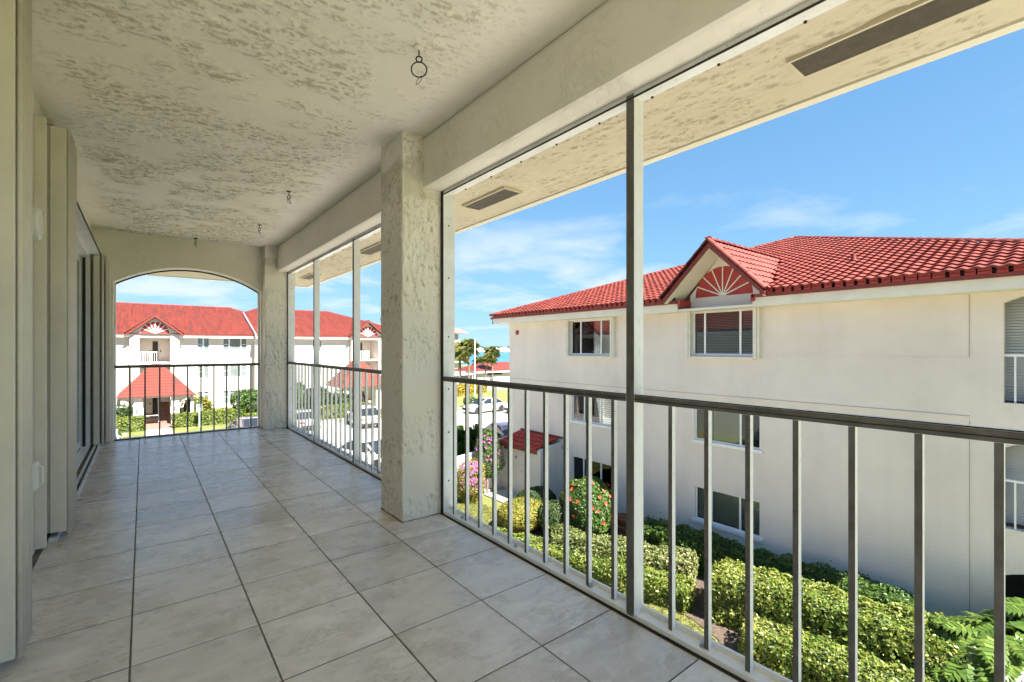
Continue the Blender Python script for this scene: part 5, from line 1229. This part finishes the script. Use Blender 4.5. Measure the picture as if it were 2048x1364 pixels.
# ================================================================== CARS
def car_proto(paint, L=4.6, W=1.82, H=1.45, suv=False):
    """car along +X (nose at +X), wheels on z=0; returns root"""
    t = thing('parked_car', 'car', 'car')
    zb = .20; hb = .92 if not suv else 1.05; hl = L/2; hw = W/2
    st = [(-hl, .55, hb*.90, .86), (-hl+.10, .34, hb*.97, .95), (-hl+.7, .25, hb*1.0, 1.0), (-.4, zb, hb*1.0, 1.0), (.75, zb, hb*.99, 1.0), (hl-1.0, zb, hb*.88, .99), (hl-.35, .22, hb*.80, .95), (hl-.08, .30, hb*.68, .86), (hl, .38, hb*.56, .76)]
    m = MB(); n = 8
    for x, z0_, z1_, wf in st:
        w_ = hw*wf; zm = z0_+(z1_-z0_)*.55
        m.v += [(x, -w_*.90, z0_), (x, -w_, z0_+.10), (x, -w_*1.0, zm), (x, -w_*.90, z1_), (x, w_*.90, z1_), (x, w_, zm), (x, w_, z0_+.10), (x, w_*.90, z0_)]
    for i in range(len(st)-1):
        for k in range(n): m.f.append((i*n+k, i*n+(k+1) % n, (i+1)*n+(k+1) % n, (i+1)*n+k))
    m.f.append(tuple(reversed(range(n)))); m.f.append(tuple((len(st)-1)*n+k for k in range(n)))
    body = m.build('body', paint, t, smooth=False, bevel=.035, local=True)
    for p in body.data.polygons: p.use_smooth = True
    # greenhouse
    xr0, xr1 = (-hl+.12, .95) if suv else (-hl+.32, 1.22); tr0, tr1 = (xr0+.32, .15) if suv else (xr0+.95, .18); gw0, gw1 = hw*.90, hw*.70
    B = [(xr0, -gw0, hb-.02), (xr1, -gw0, hb-.05), (xr1, gw0, hb-.05), (xr0, gw0, hb-.02)]; Tp = [(tr0, -gw1, H), (tr1, -gw1, H), (tr1, gw1, H), (tr0, gw1, H)]
    cab = MB().hull8(B, Tp).build('cabin', paint, t, bevel=.06, local=True)
    for p in cab.data.polygons: p.use_smooth = True
    def glass(a, b, c, d, ins=.10, out=.012):
        q = [Vector(v) for v in (a, b, c, d)]; ce = sum(q, Vector())/4; nn = (q[1]-q[0]).cross(q[3]-q[0]).normalized()
        if nn.dot(ce-Vector((0, 0, 1.0))) < 0: nn = -nn
        q = [v+(ce-v)*ins+nn*out for v in q]; return MB().quad(*q).build('window', M_carglass, t, local=True, fixn=False)
    glass(B[1], B[2], Tp[2], Tp[1]); glass(B[3], B[0], Tp[0], Tp[3])
    xm, tm = (B[0][0]+B[1][0])/2, (Tp[0][0]+Tp[1][0])/2
    for s in (0, 3):
        e = 1 if s == 0 else 2
        bm_ = (xm, B[s][1], hb-.035); tm_ = (tm, Tp[s][1], H)
        glass(B[s], bm_, tm_, Tp[s], .13); glass(bm_, B[e], Tp[e], tm_, .13)
    wr = .33 if not suv else .37
    ty = shared('tyre', MB().lathe((0, 0, 0), [(wr*.62, -.105), (wr*.94, -.10), (wr, -.06), (wr, .06), (wr*.94, .10), (wr*.62, .105)], 22), M_rubbertyre)
    rm = MB(); rm.lathe((0, 0, 0), [(wr*.62, .10), (wr*.58, .085), (wr*.15, .075), (.02, .09)], 20); rim = shared('rim', rm, M_rim)
    for x in (hl-.85, -hl+.85):
        for s in (-1, 1):
            w_ = bpy.data.objects.new('wheel', ty); col.objects.link(w_); w_.parent = t; w_.location = (x, s*(hw-.09), wr); w_.rotation_euler = (-s*math.pi/2, 0, 0)
            r_ = bpy.data.objects.new('rim', rim); col.objects.link(r_); r_.parent = w_
            a = MB(); a.lathe((0, 0, 0), [(wr*1.16, 0), (wr*1.16, .01)], 20); ao = a.build('wheel_arch', M_rubber, t, local=True); ao.location = (x, s*(hw-.004), wr+.02); ao.rotation_euler = (-s*math.pi/2, 0, 0)
    for s in (-1, 1):
        part_l('headlight', M_lamp, t, (hl-.16, hl-.06, s*hw*.48, s*hw*.80, hb*.58, hb*.72)); part_l('tail_light', M_tail, t, (-hl-.012, -hl+.10, s*hw*.55, s*hw*.86, hb*.70, hb*.88))
        part_l('mirror', paint, t, (.72, .86, s*hw*.98, s*hw*1.14, hb-.02, hb+.12))
    part_l('bumper', M_rubber, t, (-hl-.02, -hl+.06, -hw*.8, hw*.8, .30, .48)); part_l('grille', M_rubber, t, (hl-.05, hl+.012, -hw*.5, hw*.5, .36, .50)); part_l('number_plate', M_white, t, (-hl-.016, -hl-.004, -.15, .15, .60, .72))
    return t
def part_l(name, mat, parent, b):
    o = MB().box(*b).build(name, mat, parent, local=True); return o
sedan = car_proto(M_carwhite); suv = car_proto(M_carwhite, 4.6, 1.88, 1.70, True)
plum = car_proto(M_carplum)
cg = 'cars in the parking lot'
def place(o, x, y, rot, label): o.location = (x, y, G+.006); o.rotation_euler = (0, 0, rot); o['label'] = label; o['group'] = cg
place(sedan, 27.4, 39.2, math.pi, 'white sedan behind the low fan palms, nose to the left')
place(copy_tree(sedan), 30.6, 36.6, math.pi+.03, 'white car cut off by the corner of the neighbouring house')
place(copy_tree(sedan), 10.0, 25.2, -1.25, 'white sedan closest below the railing next to the middle column')
place(copy_tree(sedan), 12.9, 26.2, -1.3, 'white sedan half hidden behind the middle column')
place(suv, 14.6, 38.9, math.pi/2-.1, 'white sport utility car with its tail towards us before the far hedge')
place(copy_tree(sedan), 10.3, 42.0-1.2, math.pi/2, 'white car under the dark bush near the arch column')
place(plum, 6.1, 39.3, math.pi/2+.1, 'dark plum car at the bottom right corner of the arch')
place(copy_tree(sedan), -1.9, 38.3, math.pi/2, 'white car showing its roof at the bottom left of the arch')
place(copy_tree(plum), 19.2, 25.6, math.pi/2-.1, 'dark car behind the fan palms by the shed')

# ================================================================== STREET FURNITURE AND THE DISTANCE
t = thing('sign_post', 'small teal and white sign on a pale post by the entrance hedge', 'sign', (3.62, 46.2, G))
MB().tube([(3.62, 46.2, G), (3.62, 46.2, G+1.5)], .05, 8).build('post', M_greenpost, t)
part('board', M_white, t, [(3.44, 3.80, 46.17, 46.23, G+1.30, G+1.90)]); part('header', M_plate, t, [(3.46, 3.78, 46.155, 46.169, G+1.66, G+1.86)])
t = thing('lamp_pole', 'tall slim white pole in front of the palms', 'pole', (35.4, 53.0, G))
MB().tube([(35.4, 53.0, G), (35.4, 53.0, G+5), (35.4, 53.0, G+7.6)], [.09, .075, .05], 8).build('mast', M_white, t); MB().lathe((35.4, 53.0, G+7.6), [(.05, 0), (.12, .08), (.02, .16)], 8).build('finial', M_white, t)
t = thing('waste_bin', 'dark bin at the edge of the lawn behind the white sedan', 'bin', (28.9, 42.6, G+.01))
m = MB(); m.lathe((28.9, 42.6, G+.01), [(.30, 0), (.36, .85), (.38, .86), (.38, .95), (.1, 1.0)], 14); m.build('drum', M_rubber, t)
def low_house(x0_, x1_, y0_, y1_, label, strip=True):
    t = thing('garage', label, 'building', ((x0_+x1_)/2, (y0_+y1_)/2, G), 'low red roofed garages')
    part('wall', M_facade2, t, [(x0_, x1_, y0_, y1_, G, -3.1)])
    if strip: part('louvre_opening', M_rubber, t, [(x0_+2.2, x0_+5.6, y0_-.03, y0_-.002, -3.75, -3.45)])
    o_ = .6; d = (y1_-y0_)/2+o_; m = MB(); z0 = -3.08; z1 = z0+d*.33
    a, b, c, e = (x0_-o_, y0_-o_, z0), (x1_+o_, y0_-o_, z0), (x1_+o_, y1_+o_, z0), (x0_-o_, y1_+o_, z0); r1, r2 = (x0_-o_+d, (y0_+y1_)/2, z1), (x1_+o_-d, (y0_+y1_)/2, z1)
    m.quad(a, b, r2, r1); m.quad(c, e, r1, r2); m.tri(e, a, r1); m.tri(b, c, r2); r = m.build('roof', M_roof_far, t)
    part('fascia', M_white, t, [(x0_-o_, x1_+o_, y0_-o_-.05, y0_-o_, z0-.22, z0+.02), (x0_-o_-.05, x0_-o_, y0_-o_, y1_+o_, z0-.22, z0+.02)])
low_house(47.6, 64, 70.4, 78.5, 'low garage with red hip roof right of the leaning palm')
low_house(33.5, 45.6, 73.0, 81.5, 'low garage with red hip roof behind the tall palms', False)
t = thing('carport', 'flat white carport canopy in front of the garages', 'carport', (41.5, 68.0, G))
part('canopy', M_white, t, [(37.5, 44.6, 66.8, 69.2, -3.35, -3.15)], .03)
for x in (37.8, 41.0, 44.3): part('post', M_white, t, [(x-.06, x+.06, 67.0, 67.12, G, -3.35)])
t = thing('tower_block', 'distant taller building with pink mansard roof beside the column', 'building', (70, 134, G))
part('wall', M_towerwall, t, [(58, 79.5, 128, 140, G, 5.2)])
m = MB(); m.hull8([(56.5, 126.3, 5.9), (82.0, 126.3, 5.9), (82.0, 142, 5.9), (56.5, 142, 5.9)], [(58.5, 128.5, 7.6), (79, 128.5, 7.6), (79, 140, 7.6), (58.5, 140, 7.6)]); m.build('mansard', M_pinkroof, t)
for k, z in enumerate((3.6, .4, -2.8)):
    part('window_band', M_farglass, t, [(58.6, 79.0, 127.9, 127.99, z, z+2.0)]); part('balcony_slab', M_white, t, [(57.6, 80.4, 126.6, 127.99, z-.55, z-.15)])
# far shore across the bay
cdir = Vector((.566, .828, 0)).normalized(); rdir = Vector((cdir.y, -cdir.x, 0))
shore = MB(); WZ = G-1.2
q = [cdir*d+rdir*s for d, s in ((955, -900), (955, 900), (1500, 900), (1500, -900))]
shore.hull8([(p.x, p.y, WZ-1) for p in q], [(p.x, p.y, WZ+.9) for p in q]); struct(shore.build('far_shore', M_sand), 'low sandy shore across the bay')
n = 5200; sx_ = rng.uniform(-650, 650, n); dx_ = rng.uniform(985, 1060, n); hh = 4+5.5*np.clip(.55+.35*smooth_noise(np.stack([sx_, sx_*0, sx_*0], 1), .035, 5)+.2*smooth_noise(np.stack([sx_, sx_*0, sx_*0], 1), .11, 6), .1, 1.6)
P = np.array(cdir)[None]*dx_[:, None]+np.array(rdir)[None]*sx_[:, None]; P[:, 2] = WZ+.9+hh*rng.random(n)**.7*1.25
o = leaf_object('far_trees', P, np.tile([0., -.5, .8], (n, 1)), 5.2, M_far_tree, None, aspect=.9, spread=.9); o['kind'] = 'stuff'; o['label'] = 'hazy line of trees along the far shore'
ho = [(-4, 'white waterfront house on the far shore left of the palms', 22), (28, 'wide white waterfront house on the far shore, middle', 26), (50, 'white waterfront house on the far shore near the house corner', 24), (-42, 'white waterfront house on the far shore behind the tall palms', 24)]
for s_, lab, wd in ho:
    c = cdir*968+rdir*s_; t = thing('waterfront_house', lab, 'house', (c.x, c.y, WZ+.9), 'white houses on the far shore')
    ang = math.atan2(rdir.y, rdir.x); t.rotation_euler = (0, 0, ang)
    MB().box(-wd/2, wd/2, -5, 5, 0, 4.2).build('wall', M_white, t, local=True); MB().hull8([(-wd/2-1, -6, 4.2), (wd/2+1, -6, 4.2), (wd/2+1, 6, 4.2), (-wd/2-1, 6, 4.2)], [(-wd/4, -.3, 7.2), (wd/4, -.3, 7.2), (wd/4, .3, 7.2), (-wd/4, .3, 7.2)]).build('roof', M_towerwall, t, local=True)
    for k in range(4): MB().box(-wd/2+2+k*wd/4.4, -wd/2+4.5+k*wd/4.4, -5.06, -5.01, 1.2, 3.2).build('window', M_farglass, t, local=True)
